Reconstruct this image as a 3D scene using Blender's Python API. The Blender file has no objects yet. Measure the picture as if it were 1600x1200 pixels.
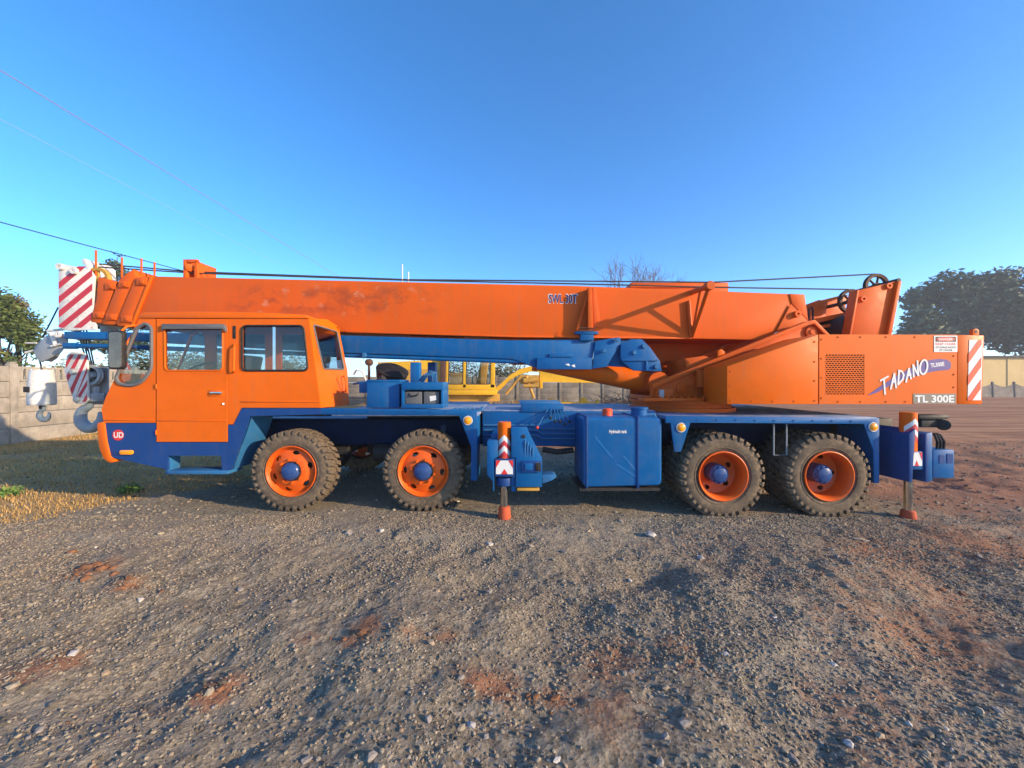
import bpy, bmesh, math, random
import numpy as np
from mathutils import Vector, Matrix
from mathutils.geometry import tessellate_polygon
R = math.radians
random.seed(7)
rng = np.random.default_rng(11)
scene = bpy.context.scene
COL = scene.collection

# ------------------------------------------------------------------ camera
F, CX, HY, CH = 600.0, 800.0, 597.0, 1.65       # focal length in photo pixels, centre column, horizon row, eye height
cam_d = bpy.data.cameras.new('camera')
cam_d.sensor_width = 36.0
cam_d.lens = 36.0 * F / 1600.0
cam_d.shift_y = (HY - 600.0) / 1600.0
cam_d.clip_start = 0.05
cam_d.clip_end = 2000
cam = bpy.data.objects.new('camera', cam_d)
COL.objects.link(cam)
cam.location = (0, 0, CH)
cam.rotation_euler = (R(90), 0, 0)
scene.camera = cam

# ------------------------------------------------------------------ world, sun, exposure
SUN_EL, SUN_AZ = 17.0, 114.0                     # compass azimuth, clockwise from +Y
world = bpy.data.worlds.new('World')
scene.world = world
world.use_nodes = True
nt = world.node_tree
nt.nodes.clear()
sky = nt.nodes.new('ShaderNodeTexSky')
sky.sky_type = 'NISHITA'
sky.sun_disc = False
sky.sun_elevation = R(SUN_EL)
sky.sun_rotation = R(SUN_AZ)
sky.altitude = 1400
sky.air_density = 0.75
sky.dust_density = 1.0
sky.ozone_density = 2.5
bg = nt.nodes.new('ShaderNodeBackground')
bg.inputs['Strength'].default_value = 0.15
wo = nt.nodes.new('ShaderNodeOutputWorld')
hsv = nt.nodes.new('ShaderNodeHueSaturation')
hsv.inputs['Saturation'].default_value = 1.26
nt.links.new(sky.outputs[0], hsv.inputs['Color'])
nt.links.new(hsv.outputs[0], bg.inputs[0])
nt.links.new(bg.outputs[0], wo.inputs[0])
sd = bpy.data.lights.new('sun', 'SUN')
sd.energy = 2.9
sd.angle = R(0.6)
sd.color = (1.0, 0.78, 0.52)
sun = bpy.data.objects.new('sun', sd)
COL.objects.link(sun)
sun.location = (20, -8, 12)
_d = Vector((math.sin(R(SUN_AZ)) * math.cos(R(SUN_EL)), math.cos(R(SUN_AZ)) * math.cos(R(SUN_EL)), math.sin(R(SUN_EL))))
sun.rotation_euler = _d.to_track_quat('Z', 'Y').to_euler()
vs = scene.view_settings
vs.view_transform = 'Standard'
vs.look = 'None'
vs.gamma = 1.0
vs.use_curve_mapping = False
vs.exposure = 1.5


# ------------------------------------------------------------------ helpers
def W(x, y, D):
    """photo pixel + distance of the surface it lies on -> world point"""
    return Vector(((x - CX) * D / F, D, CH - (y - HY) * D / F))


WL = {}            # world location of every object made here


def link(o, parent, loc):
    COL.objects.link(o)
    WL[o] = Vector(loc)
    if parent is not None:
        o.parent = parent
        o.location = Vector(loc) - WL[parent]
    else:
        o.location = loc
    return o


def tag(o, label=None, cat=None, group=None, kind=None):
    if label: o['label'] = label
    if cat: o['category'] = cat
    if group: o['group'] = group
    if kind: o['kind'] = kind
    return o


def empty(name, loc, label, cat, group=None):
    o = bpy.data.objects.new(name, None)
    o.empty_display_size = 0.2
    link(o, None, loc)
    return tag(o, label, cat, group)


class MB:
    """collects shapes (world coordinates) into one mesh"""
    def __init__(s):
        s.v = []; s.f = []; s.m = []

    def add(s, verts, faces, mi=0):
        b = len(s.v)
        s.v += [tuple(p) for p in verts]
        s.f += [tuple(i + b for i in f) for f in faces]
        s.m += [mi] * len(faces)
        return s

    def box(s, a, b, mi=0):
        x0, y0, z0 = a; x1, y1, z1 = b
        v = [(x0, y0, z0), (x1, y0, z0), (x1, y1, z0), (x0, y1, z0), (x0, y0, z1), (x1, y0, z1), (x1, y1, z1), (x0, y1, z1)]
        return s.add(v, [(0, 3, 2, 1), (4, 5, 6, 7), (0, 1, 5, 4), (1, 2, 6, 5), (2, 3, 7, 6), (3, 0, 4, 7)], mi)

    def pbox(s, x0, x1, y0, y1, D0, D1, mi=0):
        a = W(x0, y1, D0); b = W(x1, y0, D0)
        return s.box((a.x, D0, a.z), (b.x, D1, b.z), mi)

    def prism(s, pts, D0, D1, mi=0):
        """outline in photo pixels on the plane at D0, extruded straight back to D1"""
        w = [W(x, y, D0) for x, y in pts]
        return s.prismw([(p.x, p.z) for p in w], D0, D1, mi)

    def prismw(s, xz, D0, D1, mi=0):
        n = len(xz)
        area = sum(xz[i][0] * xz[(i + 1) % n][1] - xz[(i + 1) % n][0] * xz[i][1] for i in range(n))
        if area < 0: xz = xz[::-1]
        v = [(x, D0, z) for x, z in xz] + [(x, D1, z) for x, z in xz]
        f = [tuple(range(n)), tuple(range(2 * n - 1, n - 1, -1))]
        f += [((i + 1) % n, i, n + i, n + (i + 1) % n) for i in range(n)]
        return s.add(v, f, mi)

    def cyl(s, p0, p1, r0, r1=None, n=16, caps=True, mi=0):
        p0 = Vector(p0); p1 = Vector(p1)
        if r1 is None: r1 = r0
        d = (p1 - p0).normalized()
        a = d.orthogonal().normalized(); b = d.cross(a)
        v = []
        for p, r in ((p0, r0), (p1, r1)):
            for i in range(n):
                t = 2 * math.pi * i / n
                v.append(p + a * (r * math.cos(t)) + b * (r * math.sin(t)))
        f = [(i, (i + 1) % n, n + (i + 1) % n, n + i) for i in range(n)]
        if caps: f += [tuple(range(n - 1, -1, -1)), tuple(range(n, 2 * n))]
        return s.add(v, f, mi)

    def tube(s, pts, r, n=8, mi=0):
        pts = [Vector(p) for p in pts]
        v = []; f = []
        prev = None
        for k, p in enumerate(pts):
            d = (pts[min(k + 1, len(pts) - 1)] - pts[max(k - 1, 0)]).normalized()
            if prev is None: a = d.orthogonal().normalized()
            else: a = (prev - d * prev.dot(d)).normalized()
            prev = a
            b = d.cross(a)
            rr = r[k] if isinstance(r, (list, tuple)) else r
            for i in range(n):
                t = 2 * math.pi * i / n
                v.append(p + a * (rr * math.cos(t)) + b * (rr * math.sin(t)))
            if k:
                o = (k - 1) * n
                f += [(o + i, o + (i + 1) % n, o + n + (i + 1) % n, o + n + i) for i in range(n)]
        f += [tuple(range(n - 1, -1, -1)), tuple(range(len(v) - n, len(v)))]
        return s.add(v, f, mi)

    def lathe(s, prof, c, n=48, mi=0, axis='Y'):
        """profile of (radius, offset along axis) revolved about an axis through c"""
        c = Vector(c); v = []; f = []
        m = len(prof)
        for i in range(n):
            t = 2 * math.pi * i / n
            for r, y in prof:
                if axis == 'Y': v.append(c + Vector((r * math.cos(t), y, r * math.sin(t))))
                elif axis == 'Z': v.append(c + Vector((r * math.cos(t), r * math.sin(t), y)))
                else: v.append(c + Vector((y, r * math.cos(t), r * math.sin(t))))
        for i in range(n):
            j = (i + 1) % n
            for k in range(m - 1):
                q = (i * m + k, i * m + k + 1, j * m + k + 1, j * m + k)
                f.append(q if axis != 'Z' else q[::-1])
        return s.add(v, f, mi)

    def plate(s, outer, holes, th, mi=0, back=None):
        """outer / holes: lists of (px, py, D); a sheet with real openings, th thick along its normal"""
        loops = [outer] + list(holes)
        p3 = [[W(*p) for p in l] for l in loops]
        tri = tessellate_polygon([[Vector((p[0], -p[1], 0)) for p in l] for l in loops])
        flat = [p for l in p3 for p in l]
        o = p3[0]
        nrm = Vector((0, 0, 0))
        for i in range(len(o)): nrm += (o[i] - o[0]).cross(o[(i + 1) % len(o)] - o[0])
        nrm.normalize()
        if nrm.y > 0: nrm = -nrm
        if back is not None: nrm = -Vector(back).normalized()
        N = len(flat)
        v = flat + [p - nrm * th for p in flat]
        f = []
        for t in tri:
            a, b, c = t
            if (flat[b] - flat[a]).cross(flat[c] - flat[a]).dot(nrm) < 0: a, c = c, a
            f.append((a, b, c)); f.append((c + N, b + N, a + N))
        k = 0
        for l in p3:
            n = len(l)
            for i in range(n):
                a, b = k + i, k + (i + 1) % n
                f.append((a, b, b + N, a + N))
            k += n
        return s.add(v, f, mi)

    def build(s, name, mats, parent=None, bevel=0, smooth=True, origin=None, ang=32, seg=2):
        if not isinstance(mats, (list, tuple)): mats = [mats]
        vv = np.array(s.v, dtype=np.float64)
        if origin is None:
            c = (vv.min(0) + vv.max(0)) / 2
            if parent is None: c[2] = vv[:, 2].min()
        else: c = np.array(origin, dtype=float)
        me = bpy.data.meshes.new(name)
        me.from_pydata([tuple(p) for p in vv - c], [], s.f)
        for m in mats: me.materials.append(M[m] if isinstance(m, str) else m)
        if len(mats) > 1: me.polygons.foreach_set('material_index', s.m)
        bm = bmesh.new(); bm.from_mesh(me)
        bmesh.ops.recalc_face_normals(bm, faces=bm.faces)
        if bevel:
            es = [e for e in bm.edges if len(e.link_faces) == 2 and e.calc_face_angle(0) > 0.5]
            bmesh.ops.bevel(bm, geom=es, offset=bevel, segments=seg, profile=0.5, affect='EDGES', clamp_overlap=True)
        bm.to_mesh(me); bm.free()
        if smooth:
            me.polygons.foreach_set('use_smooth', [True] * len(me.polygons))
            me.set_sharp_from_angle(angle=R(ang))
        o = bpy.data.objects.new(name, me)
        return link(o, parent, c)


def copy_tree(o, loc, parent=None, rotz=0.0):
    """copy of an object with its children; loc is the copy's world place"""
    c = o.copy(); COL.objects.link(c)
    c.parent = parent
    base = WL[parent] if parent is not None else Vector((0, 0, 0))
    c.location = Vector(loc) - base
    c.rotation_euler = (0, 0, rotz)
    WL[c] = Vector(loc)
    for ch in list(o.children):
        k = ch.copy(); COL.objects.link(k); k.parent = c
        WL[k] = Vector(loc) + (WL[ch] - WL[o])
    return c


def rrect(x0, x1, y0, y1, r, D=None, n=5):
    """rounded rectangle outline in pixels"""
    pts = []
    for cx, cy, a0 in ((x1 - r, y0 + r, -90), (x1 - r, y1 - r, 0), (x0 + r, y1 - r, 90), (x0 + r, y0 + r, 180)):
        for i in range(n):
            a = R(a0 + 90 * i / (n - 1))
            pts.append((cx + r * math.cos(a), cy + r * math.sin(a)))
    return [(x, y, D) for x, y in pts] if D else pts


def rpoly(pts, r, n=4):
    """polygon with rounded corners (pixels)"""
    out = []
    N = len(pts)
    for i in range(N):
        p = Vector(pts[i]); a = Vector(pts[i - 1]); b = Vector(pts[(i + 1) % N])
        ra = min(r, (a - p).length * 0.45, (b - p).length * 0.45)
        p0 = p + (a - p).normalized() * ra; p1 = p + (b - p).normalized() * ra
        for k in range(n + 1):
            t = k / n
            q = p0 * (1 - t) ** 2 + p * 2 * t * (1 - t) + p1 * t * t
            out.append((q.x, q.y))
    return out


# ------------------------------------------------------------------ materials
M = {}


def nodes(name):
    m = bpy.data.materials.new(name); m.use_nodes = True
    M[name] = m
    t = m.node_tree
    return m, t, t.nodes['Principled BSDF'], t.nodes.new, t.links.new


def noise(t, coord, scale, detail=4, rough=0.55):
    n = t.nodes.new('ShaderNodeTexNoise')
    n.inputs['Scale'].default_value = scale
    n.inputs['Detail'].default_value = detail
    n.inputs['Roughness'].default_value = rough
    t.links.new(coord, n.inputs['Vector'])
    return n


def ramp(t, fac, stops):
    r = t.nodes.new('ShaderNodeValToRGB')
    e = r.color_ramp.elements
    while len(e) < len(stops): e.new(0.5)
    for k, (p, c) in enumerate(stops):
        e[k].position = p
        e[k].color = (c, c, c, 1) if isinstance(c, (int, float)) else (*c, 1)
    t.links.new(fac, r.inputs[0])
    return r


def mix(t, fac, a, b, mode='MIX'):
    m = t.nodes.new('ShaderNodeMix'); m.data_type = 'RGBA'; m.blend_type = mode
    for sock, val in ((m.inputs[0], fac), (m.inputs[6], a), (m.inputs[7], b)):
        if isinstance(val, (int, float)): sock.default_value = val
        elif isinstance(val, tuple): sock.default_value = (*val, 1)
        else: t.links.new(val, sock)
    return m.outputs[2]


def bump(t, bs, h, strength, dist):
    b = t.nodes.new('ShaderNodeBump')
    b.inputs['Strength'].default_value = strength
    b.inputs['Distance'].default_value = dist
    t.links.new(h, b.inputs['Height'])
    t.links.new(b.outputs[0], bs.inputs['Normal'])
    return b


def surf(name, col, rough=0.5, metal=0.0, var=0.12, dirt=0.0, dirtcol=(0.20, 0.13, 0.08), scale=3.0, coat=0.0, bmp=0.0, spec=0.3, streak=0.0):
    """a base colour with uneven tone, patchy dust and faint waviness"""
    m, t, bs, new, lk = nodes(name)
    geo = new('ShaderNodeNewGeometry')
    n1 = noise(t, geo.outputs['Position'], scale, 6, 0.6)
    f = ramp(t, n1.outputs[0], [(0.3, 1 - var), (0.7, 1 + var * 0.5)])
    c = mix(t, 1.0, tuple(col), f.outputs[0], 'MULTIPLY')
    n2 = noise(t, geo.outputs['Position'], scale * 4.3, 8, 0.7)
    if dirt:
        d = ramp(t, n2.outputs[0], [(0.48, 0.0), (0.75, dirt)])
        c = mix(t, d.outputs[0], c, dirtcol)
    if streak:
        mp_ = new('ShaderNodeMapping'); mp_.inputs['Scale'].default_value = (7.0, 7.0, 0.55); lk(geo.outputs['Position'], mp_.inputs[0])
        n4 = noise(t, mp_.outputs[0], 1.6, 5, 0.65)
        d = ramp(t, n4.outputs[0], [(0.52, 0.0), (0.72, streak)])
        c = mix(t, d.outputs[0], c, dirtcol)
        n5 = noise(t, geo.outputs['Position'], 38, 3, 0.5)
        d = ramp(t, n5.outputs[0], [(0.70, 0.0), (0.74, streak * 1.6)])
        c = mix(t, d.outputs[0], c, (0.10, 0.06, 0.04))
    lk(c, bs.inputs['Base Color'])
    rr = ramp(t, n2.outputs[0], [(0.3, max(rough - 0.08, 0.03)), (0.7, min(rough + 0.12, 1))])
    lk(rr.outputs[0], bs.inputs['Roughness'])
    bs.inputs['Metallic'].default_value = metal
    bs.inputs['Coat Weight'].default_value = coat
    bs.inputs['Coat Roughness'].default_value = 0.15
    bs.inputs['Specular IOR Level'].default_value = spec
    if bmp: bump(t, bs, n1.outputs[0], bmp, 0.02)
    return m


surf('orange', (0.70, 0.120, 0.0015), 0.45, var=0.12, dirt=0.12, streak=0.22, dirtcol=(0.33, 0.15, 0.07), spec=0.16, bmp=0.10, scale=1.6)
surf('orange_super', (0.62, 0.098, 0.006), 0.5, var=0.14, dirt=0.16, streak=0.28, dirtcol=(0.28, 0.12, 0.06), spec=0.16, bmp=0.12, scale=1.6)
surf('orange_rim', (0.68, 0.10, 0.004), 0.45, var=0.14, dirt=0.35, dirtcol=(0.30, 0.14, 0.07), scale=6)
surf('blue', (0.003, 0.092, 0.275), 0.42, var=0.14, dirt=0.14, streak=0.20, dirtcol=(0.13, 0.13, 0.14), spec=0.2, bmp=0.10, scale=2)
surf('blue_light', (0.02, 0.13, 0.30), 0.5, var=0.10, dirt=0.30, scale=5)
surf('blue_shaded', (0.004, 0.016, 0.055), 0.7, var=0.3, dirt=0.3, dirtcol=(0.05, 0.04, 0.035), scale=4, spec=0.15)  # chassis blue with the fender's shade put into the colour, plus patchy dirt
surf('blue_navy', (0.009, 0.050, 0.19), 0.45, var=0.12, dirt=0.14, streak=0.20, dirtcol=(0.12, 0.11, 0.12), spec=0.2, scale=2)
surf('hub_blue', (0.02, 0.06, 0.19), 0.28, var=0.1, dirt=0.2, scale=8)
surf('rubber', (0.12, 0.090, 0.062), 0.9, var=0.4, dirt=0.95, dirtcol=(0.27, 0.185, 0.11), scale=5, spec=0.25)
surf('black', (0.015, 0.015, 0.016), 0.55, var=0.3, dirt=0.2, scale=5)
surf('cable_black', (0.012, 0.012, 0.012), 0.7)
surf('steel_rope', (0.07, 0.06, 0.055), 0.6, metal=0.4)
surf('white_paint', (0.66, 0.635, 0.59), 0.5, var=0.12, dirt=0.4, scale=5, streak=0.3)
surf('white_print', (0.68, 0.67, 0.64), 0.5, var=0.03)
surf('red_print', (0.62, 0.035, 0.03), 0.45, var=0.06)
surf('stripe_red', (0.48, 0.035, 0.05), 0.5, var=0.08, dirt=0.1)
surf('fluo_red', (0.75, 0.07, 0.02), 0.45, var=0.05)
surf('foot_red', (0.50, 0.075, 0.025), 0.7, var=0.2, dirt=0.6, scale=8)
surf('navy_print', (0.03, 0.03, 0.13), 0.5, var=0.05)
surf('purple_print', (0.085, 0.055, 0.23), 0.5, var=0.05)
surf('grey_print', (0.20, 0.175, 0.14), 0.55, var=0.05)
surf('black_print', (0.02, 0.02, 0.02), 0.5)
surf('grey_paint', (0.30, 0.325, 0.34), 0.5, var=0.12, dirt=0.35, scale=6)
surf('chrome', (0.62, 0.60, 0.56), 0.16, metal=1.0, var=0.1)
surf('dark_metal', (0.035, 0.033, 0.033), 0.6, metal=0.3, var=0.3, dirt=0.3, scale=6)
surf('brown_rust_shade', (0.10, 0.045, 0.028), 0.7, var=0.3, scale=8)
surf('amber', (0.95, 0.33, 0.01), 0.25, var=0.04, coat=0.4)
surf('trim_grey', (0.12, 0.12, 0.125), 0.7, var=0.1)
surf('cab_lining', (0.30, 0.31, 0.31), 0.75, var=0.1)
surf('vinyl', (0.05, 0.05, 0.055), 0.6, var=0.1)
surf('yellow', (0.70, 0.38, 0.010), 0.5, var=0.12, dirt=0.3, scale=2)
surf('ochre', (0.50, 0.27, 0.04), 0.6, var=0.2, dirt=0.4, scale=3)
surf('concrete', (0.33, 0.285, 0.225), 0.9, var=0.4, dirt=0.7, dirtcol=(0.16, 0.14, 0.115), scale=1.7, streak=0.5, bmp=0.25, spec=0.2)
surf('concrete_grey', (0.26, 0.225, 0.18), 0.9, var=0.4, dirt=0.6, streak=0.4, dirtcol=(0.15, 0.13, 0.11), scale=1.3, bmp=0.25, spec=0.2)
surf('post_dark', (0.12, 0.11, 0.10), 0.9, var=0.25, scale=2)
surf('yellow_wall', (0.60, 0.44, 0.19), 0.9, var=0.10, dirt=0.2, dirtcol=(0.4, 0.3, 0.17), scale=0.5)
surf('roof_dark', (0.10, 0.09, 0.085), 0.8, var=0.2)
surf('bark', (0.10, 0.075, 0.055), 0.95, var=0.35, scale=4)
surf('twig', (0.17, 0.13, 0.105), 0.95, var=0.25, scale=4)
surf('stone_grey', (0.27, 0.235, 0.20), 0.9, var=0.35, scale=14, bmp=0.4, spec=0.2)
surf('stone_pale', (0.46, 0.42, 0.37), 0.9, var=0.25, scale=14, bmp=0.4, spec=0.2)
surf('clod_red', (0.22, 0.105, 0.055), 0.95, var=0.3, scale=14, bmp=0.4, spec=0.1)
surf('wood_chip', (0.50, 0.37, 0.22), 0.9, var=0.2, scale=14)

# deck tread plate: fine raised pattern
m, t, bs, new, lk = nodes('tread_plate')
geo = new('ShaderNodeNewGeometry')
vo = new('ShaderNodeTexVoronoi'); vo.inputs['Scale'].default_value = 28
lk(geo.outputs['Position'], vo.inputs['Vector'])
n1 = noise(t, geo.outputs['Position'], 5, 6)
c = mix(t, ramp(t, n1.outputs[0], [(0.4, 0.15), (0.7, 0.75)]).outputs[0], (0.05, 0.15, 0.34), (0.46, 0.41, 0.37))
lk(c, bs.inputs['Base Color']); bs.inputs['Roughness'].default_value = 0.6
bump(t, bs, vo.outputs['Distance'], 0.5, 0.01)

# boom: same orange with rubbed, browned patches where old lettering was scrubbed off
m, t, bs, new, lk = nodes('orange_boom')
geo = new('ShaderNodeNewGeometry')
n1 = noise(t, geo.outputs['Position'], 1.4, 6)
c = mix(t, 1.0, (0.66, 0.104, 0.008), ramp(t, n1.outputs[0], [(0.3, 0.92), (0.7, 1.05)]).outputs[0], 'MULTIPLY')
sx = new('ShaderNodeSeparateXYZ'); lk(geo.outputs['Position'], sx.inputs[0])


def band(sock, a, b, s):
    q = []
    for e, sg in ((a, 1), (b, -1)):
        mr = new('ShaderNodeMapRange'); mr.interpolation_type = 'SMOOTHSTEP'
        mr.inputs['From Min'].default_value = e - s; mr.inputs['From Max'].default_value = e + s
        mr.inputs['To Min'].default_value = 0 if sg > 0 else 1; mr.inputs['To Max'].default_value = 1 if sg > 0 else 0
        lk(sock, mr.inputs['Value']); q.append(mr.outputs[0])
    mm = new('ShaderNodeMath'); mm.operation = 'MULTIPLY'
    lk(q[0], mm.inputs[0]); lk(q[1], mm.inputs[1])
    return mm.outputs[0]


bx_ = band(sx.outputs['X'], -4.3, -1.3, 0.45)
bz_ = band(sx.outputs['Z'], 2.72, 3.12, 0.10)
mm = new('ShaderNodeMath'); mm.operation = 'MULTIPLY'; lk(bx_, mm.inputs[0]); lk(bz_, mm.inputs[1])
mp = new('ShaderNodeMapping'); mp.inputs['Scale'].default_value = (2.2, 1, 3.2); lk(geo.outputs['Position'], mp.inputs[0])
n2 = noise(t, mp.outputs[0], 1.3, 4, 0.6)
f2 = ramp(t, n2.outputs[0], [(0.46, 0.0), (0.62, 0.75)])
m2 = new('ShaderNodeMath'); m2.operation = 'MULTIPLY'; lk(mm.outputs[0], m2.inputs[0]); lk(f2.outputs[0], m2.inputs[1])
c = mix(t, m2.outputs[0], c, (0.30, 0.06, 0.02))
n3 = noise(t, mp.outputs[0], 3.1, 3, 0.5)
f3 = ramp(t, n3.outputs[0], [(0.60, 0.0), (0.70, 0.55)])
m3 = new('ShaderNodeMath'); m3.operation = 'MULTIPLY'; lk(mm.outputs[0], m3.inputs[0]); lk(f3.outputs[0], m3.inputs[1])
c = mix(t, m3.outputs[0], c, (0.60, 0.26, 0.15))
mp_ = new('ShaderNodeMapping'); mp_.inputs['Scale'].default_value = (7.0, 7.0, 0.5); lk(geo.outputs['Position'], mp_.inputs[0])
n4 = noise(t, mp_.outputs[0], 1.5, 5, 0.65)
c = mix(t, ramp(t, n4.outputs[0], [(0.52, 0.0), (0.72, 0.25)]).outputs[0], c, (0.30, 0.13, 0.06))
lk(c, bs.inputs['Base Color']); bs.inputs['Roughness'].default_value = 0.55
bs.inputs['Specular IOR Level'].default_value = 0.16
bump(t, bs, n1.outputs[0], 0.12, 0.02)

# glass: clear, slightly tinted, mirror-like at grazing angles
m = bpy.data.materials.new('glass'); m.use_nodes = True; M['glass'] = m
t = m.node_tree; t.nodes.remove(t.nodes['Principled BSDF'])
tr = t.nodes.new('ShaderNodeBsdfTransparent'); tr.inputs[0].default_value = (0.80, 0.84, 0.84, 1)
gl = t.nodes.new('ShaderNodeBsdfGlossy'); gl.inputs['Roughness'].default_value = 0.03
lw = t.nodes.new('ShaderNodeLayerWeight'); lw.inputs[0].default_value = 0.5
pw = t.nodes.new('ShaderNodeMath'); pw.operation = 'POWER'; pw.inputs[1].default_value = 4.0; t.links.new(lw.outputs['Facing'], pw.inputs[0])
fr = t.nodes.new('ShaderNodeMath'); fr.operation = 'MULTIPLY_ADD'; fr.inputs[1].default_value = 0.7; fr.inputs[2].default_value = 0.045; t.links.new(pw.outputs[0], fr.inputs[0])
mx = t.nodes.new('ShaderNodeMixShader')
t.links.new(fr.outputs[0], mx.inputs[0]); t.links.new(tr.outputs[0], mx.inputs[1]); t.links.new(gl.outputs[0], mx.inputs[2])
t.links.new(mx.outputs[0], t.nodes['Material Output'].inputs[0])

# mirror glass
surf('mirror_glass', (0.20, 0.17, 0.14), 0.22, metal=0.6, var=0.3, dirt=0.4, scale=8)


def leafmat(name, c0, c1):
    m, t, bs, new, lk = nodes(name)
    oi = new('ShaderNodeNewGeometry')
    n1 = noise(t, oi.outputs['Position'], 0.9, 3)
    rp = ramp(t, oi.outputs['Random Per Island'], [(0.0, c0), (1.0, c1)])
    c = mix(t, 1.0, rp.outputs[0], ramp(t, n1.outputs[0], [(0.3, 0.65), (0.7, 1.25)]).outputs[0], 'MULTIPLY')
    lk(c, bs.inputs['Base Color']); bs.inputs['Roughness'].default_value = 0.65
    bs.inputs['Specular IOR Level'].default_value = 0.25
    return m


leafmat('leaf_dark', (0.032, 0.058, 0.030), (0.11, 0.145, 0.065))
leafmat('leaf_green', (0.05, 0.085, 0.02), (0.13, 0.15, 0.035))
leafmat('leaf_brown', (0.11, 0.09, 0.04), (0.20, 0.15, 0.07))
leafmat('leaf_conifer', (0.035, 0.06, 0.03), (0.10, 0.12, 0.05))
leafmat('leaf_scrub', (0.12, 0.12, 0.05), (0.22, 0.18, 0.09))
leafmat('straw', (0.34, 0.20, 0.065), (0.58, 0.36, 0.12))
leafmat('weed', (0.06, 0.13, 0.025), (0.14, 0.22, 0.05))

# gravel stones: tone differs stone by stone
m, t, bs, new, lk = nodes('gravel')
geo = new('ShaderNodeNewGeometry')
rp = ramp(t, geo.outputs['Random Per Island'], [(0.0, (0.09, 0.074, 0.052)), (0.4, (0.225, 0.182, 0.125)), (0.85, (0.35, 0.285, 0.195)), (0.97, (0.30, 0.20, 0.12)), (1.0, (0.48, 0.42, 0.34))])
lk(rp.outputs[0], bs.inputs['Base Color']); bs.inputs['Roughness'].default_value = 0.85
bs.inputs['Specular IOR Level'].default_value = 0.25

# ground: grey crushed stone, red soil patches, straw-coloured verge
m, t, bs, new, lk = nodes('ground')
geo = new('ShaderNodeNewGeometry')
P = geo.outputs['Position']
fine = noise(t, P, 55, 5, 0.7)
mid = noise(t, P, 7, 6, 0.65)
big = noise(t, P, 0.55, 5, 0.6)
vo = new('ShaderNodeTexVoronoi'); vo.inputs['Scale'].default_value = 42; lk(P, vo.inputs['Vector'])
cell = ramp(t, vo.outputs['Color'], [(0.15, (0.09, 0.073, 0.049)), (0.5, (0.23, 0.186, 0.124)), (0.85, (0.40, 0.325, 0.222))])
c = mix(t, ramp(t, fine.outputs[0], [(0.35, 0.0), (0.7, 0.7)]).outputs[0], cell.outputs[0], (0.25, 0.205, 0.145))
c = mix(t, ramp(t, mid.outputs[0], [(0.45, 0.0), (0.75, 0.6)]).outputs[0], c, (0.26, 0.19, 0.115))
sx = new('ShaderNodeSeparateXYZ'); lk(P, sx.inputs[0])
at = new('ShaderNodeAttribute'); at.attribute_name = 'pale'
pl_ = new('ShaderNodeMath'); pl_.operation = 'MULTIPLY'; lk(at.outputs['Fac'], pl_.inputs[0]); lk(ramp(t, mid.outputs[0], [(0.35, 0.25), (0.6, 1.0)]).outputs[0], pl_.inputs[1])
c = mix(t, pl_.outputs[0], c, mix(t, ramp(t, fine.outputs[0], [(0.4, 0.0), (0.6, 1.0)]).outputs[0], (0.24, 0.20, 0.145), (0.39, 0.325, 0.24)))
at = new('ShaderNodeAttribute'); at.attribute_name = 'red'
redn = noise(t, P, 9, 6, 0.7)
ad = new('ShaderNodeMath'); ad.operation = 'MULTIPLY_ADD'; ad.inputs[1].default_value = 0.75; lk(at.outputs['Fac'], ad.inputs[0]); lk(redn.outputs[0], ad.inputs[2])
red = ramp(t, ad.outputs[0], [(0.62, 0.0), (0.95, 0.85)])
c = mix(t, red.outputs[0], c, mix(t, ramp(t, fine.outputs[0], [(0.35, 0.0), (0.65, 1.0)]).outputs[0], (0.23, 0.095, 0.045), (0.36, 0.165, 0.085)))
# the field behind and left: dry soil and straw
mpf = new('ShaderNodeMapping'); mpf.inputs['Scale'].default_value = (0.10, 0.9, 1); lk(P, mpf.inputs[0])
row = noise(t, mpf.outputs[0], 1.6, 5, 0.7)
far = band(sx.outputs['Y'], 9.5, 900, 2.5)
c = mix(t, far, c, mix(t, ramp(t, row.outputs[0], [(0.38, 0.0), (0.62, 1.0)]).outputs[0], (0.25, 0.10, 0.045), (0.46, 0.225, 0.105)))
vx = new('ShaderNodeMath'); vx.operation = 'ADD'      # verge edge runs obliquely
k1 = new('ShaderNodeMath'); k1.operation = 'MULTIPLY'; k1.inputs[1].default_value = -0.9; lk(sx.outputs['Y'], k1.inputs[0])
lk(sx.outputs['X'], vx.inputs[0]); lk(k1.outputs[0], vx.inputs[1])
wob = new('ShaderNodeMath'); wob.operation = 'MULTIPLY_ADD'; wob.inputs[1].default_value = 1.6; lk(mid.outputs[0], wob.inputs[0]); lk(vx.outputs[0], wob.inputs[2])
ve = new('ShaderNodeMapRange'); ve.interpolation_type = 'SMOOTHSTEP'
ve.inputs['From Min'].default_value = -9.4; ve.inputs['From Max'].default_value = -9.9
lk(wob.outputs[0], ve.inputs['Value'])
c = mix(t, ve.outputs[0], c, mix(t, ramp(t, fine.outputs[0], [(0.35, 0.0), (0.65, 1.0)]).outputs[0], (0.30, 0.19, 0.085), (0.54, 0.34, 0.13)))
lk(c, bs.inputs['Base Color'])
bs.inputs['Roughness'].default_value = 0.95; bs.inputs['Specular IOR Level'].default_value = 0.15
hs = new('ShaderNodeMath'); hs.operation = 'MULTIPLY_ADD'; hs.inputs[1].default_value = 0.6
lk(vo.outputs['Distance'], hs.inputs[0]); lk(fine.outputs[0], hs.inputs[2])
bump(t, bs, hs.outputs[0], 0.6, 0.02)

# ------------------------------------------------------------------ ground
_LAT = rng.random((256, 256))


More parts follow.
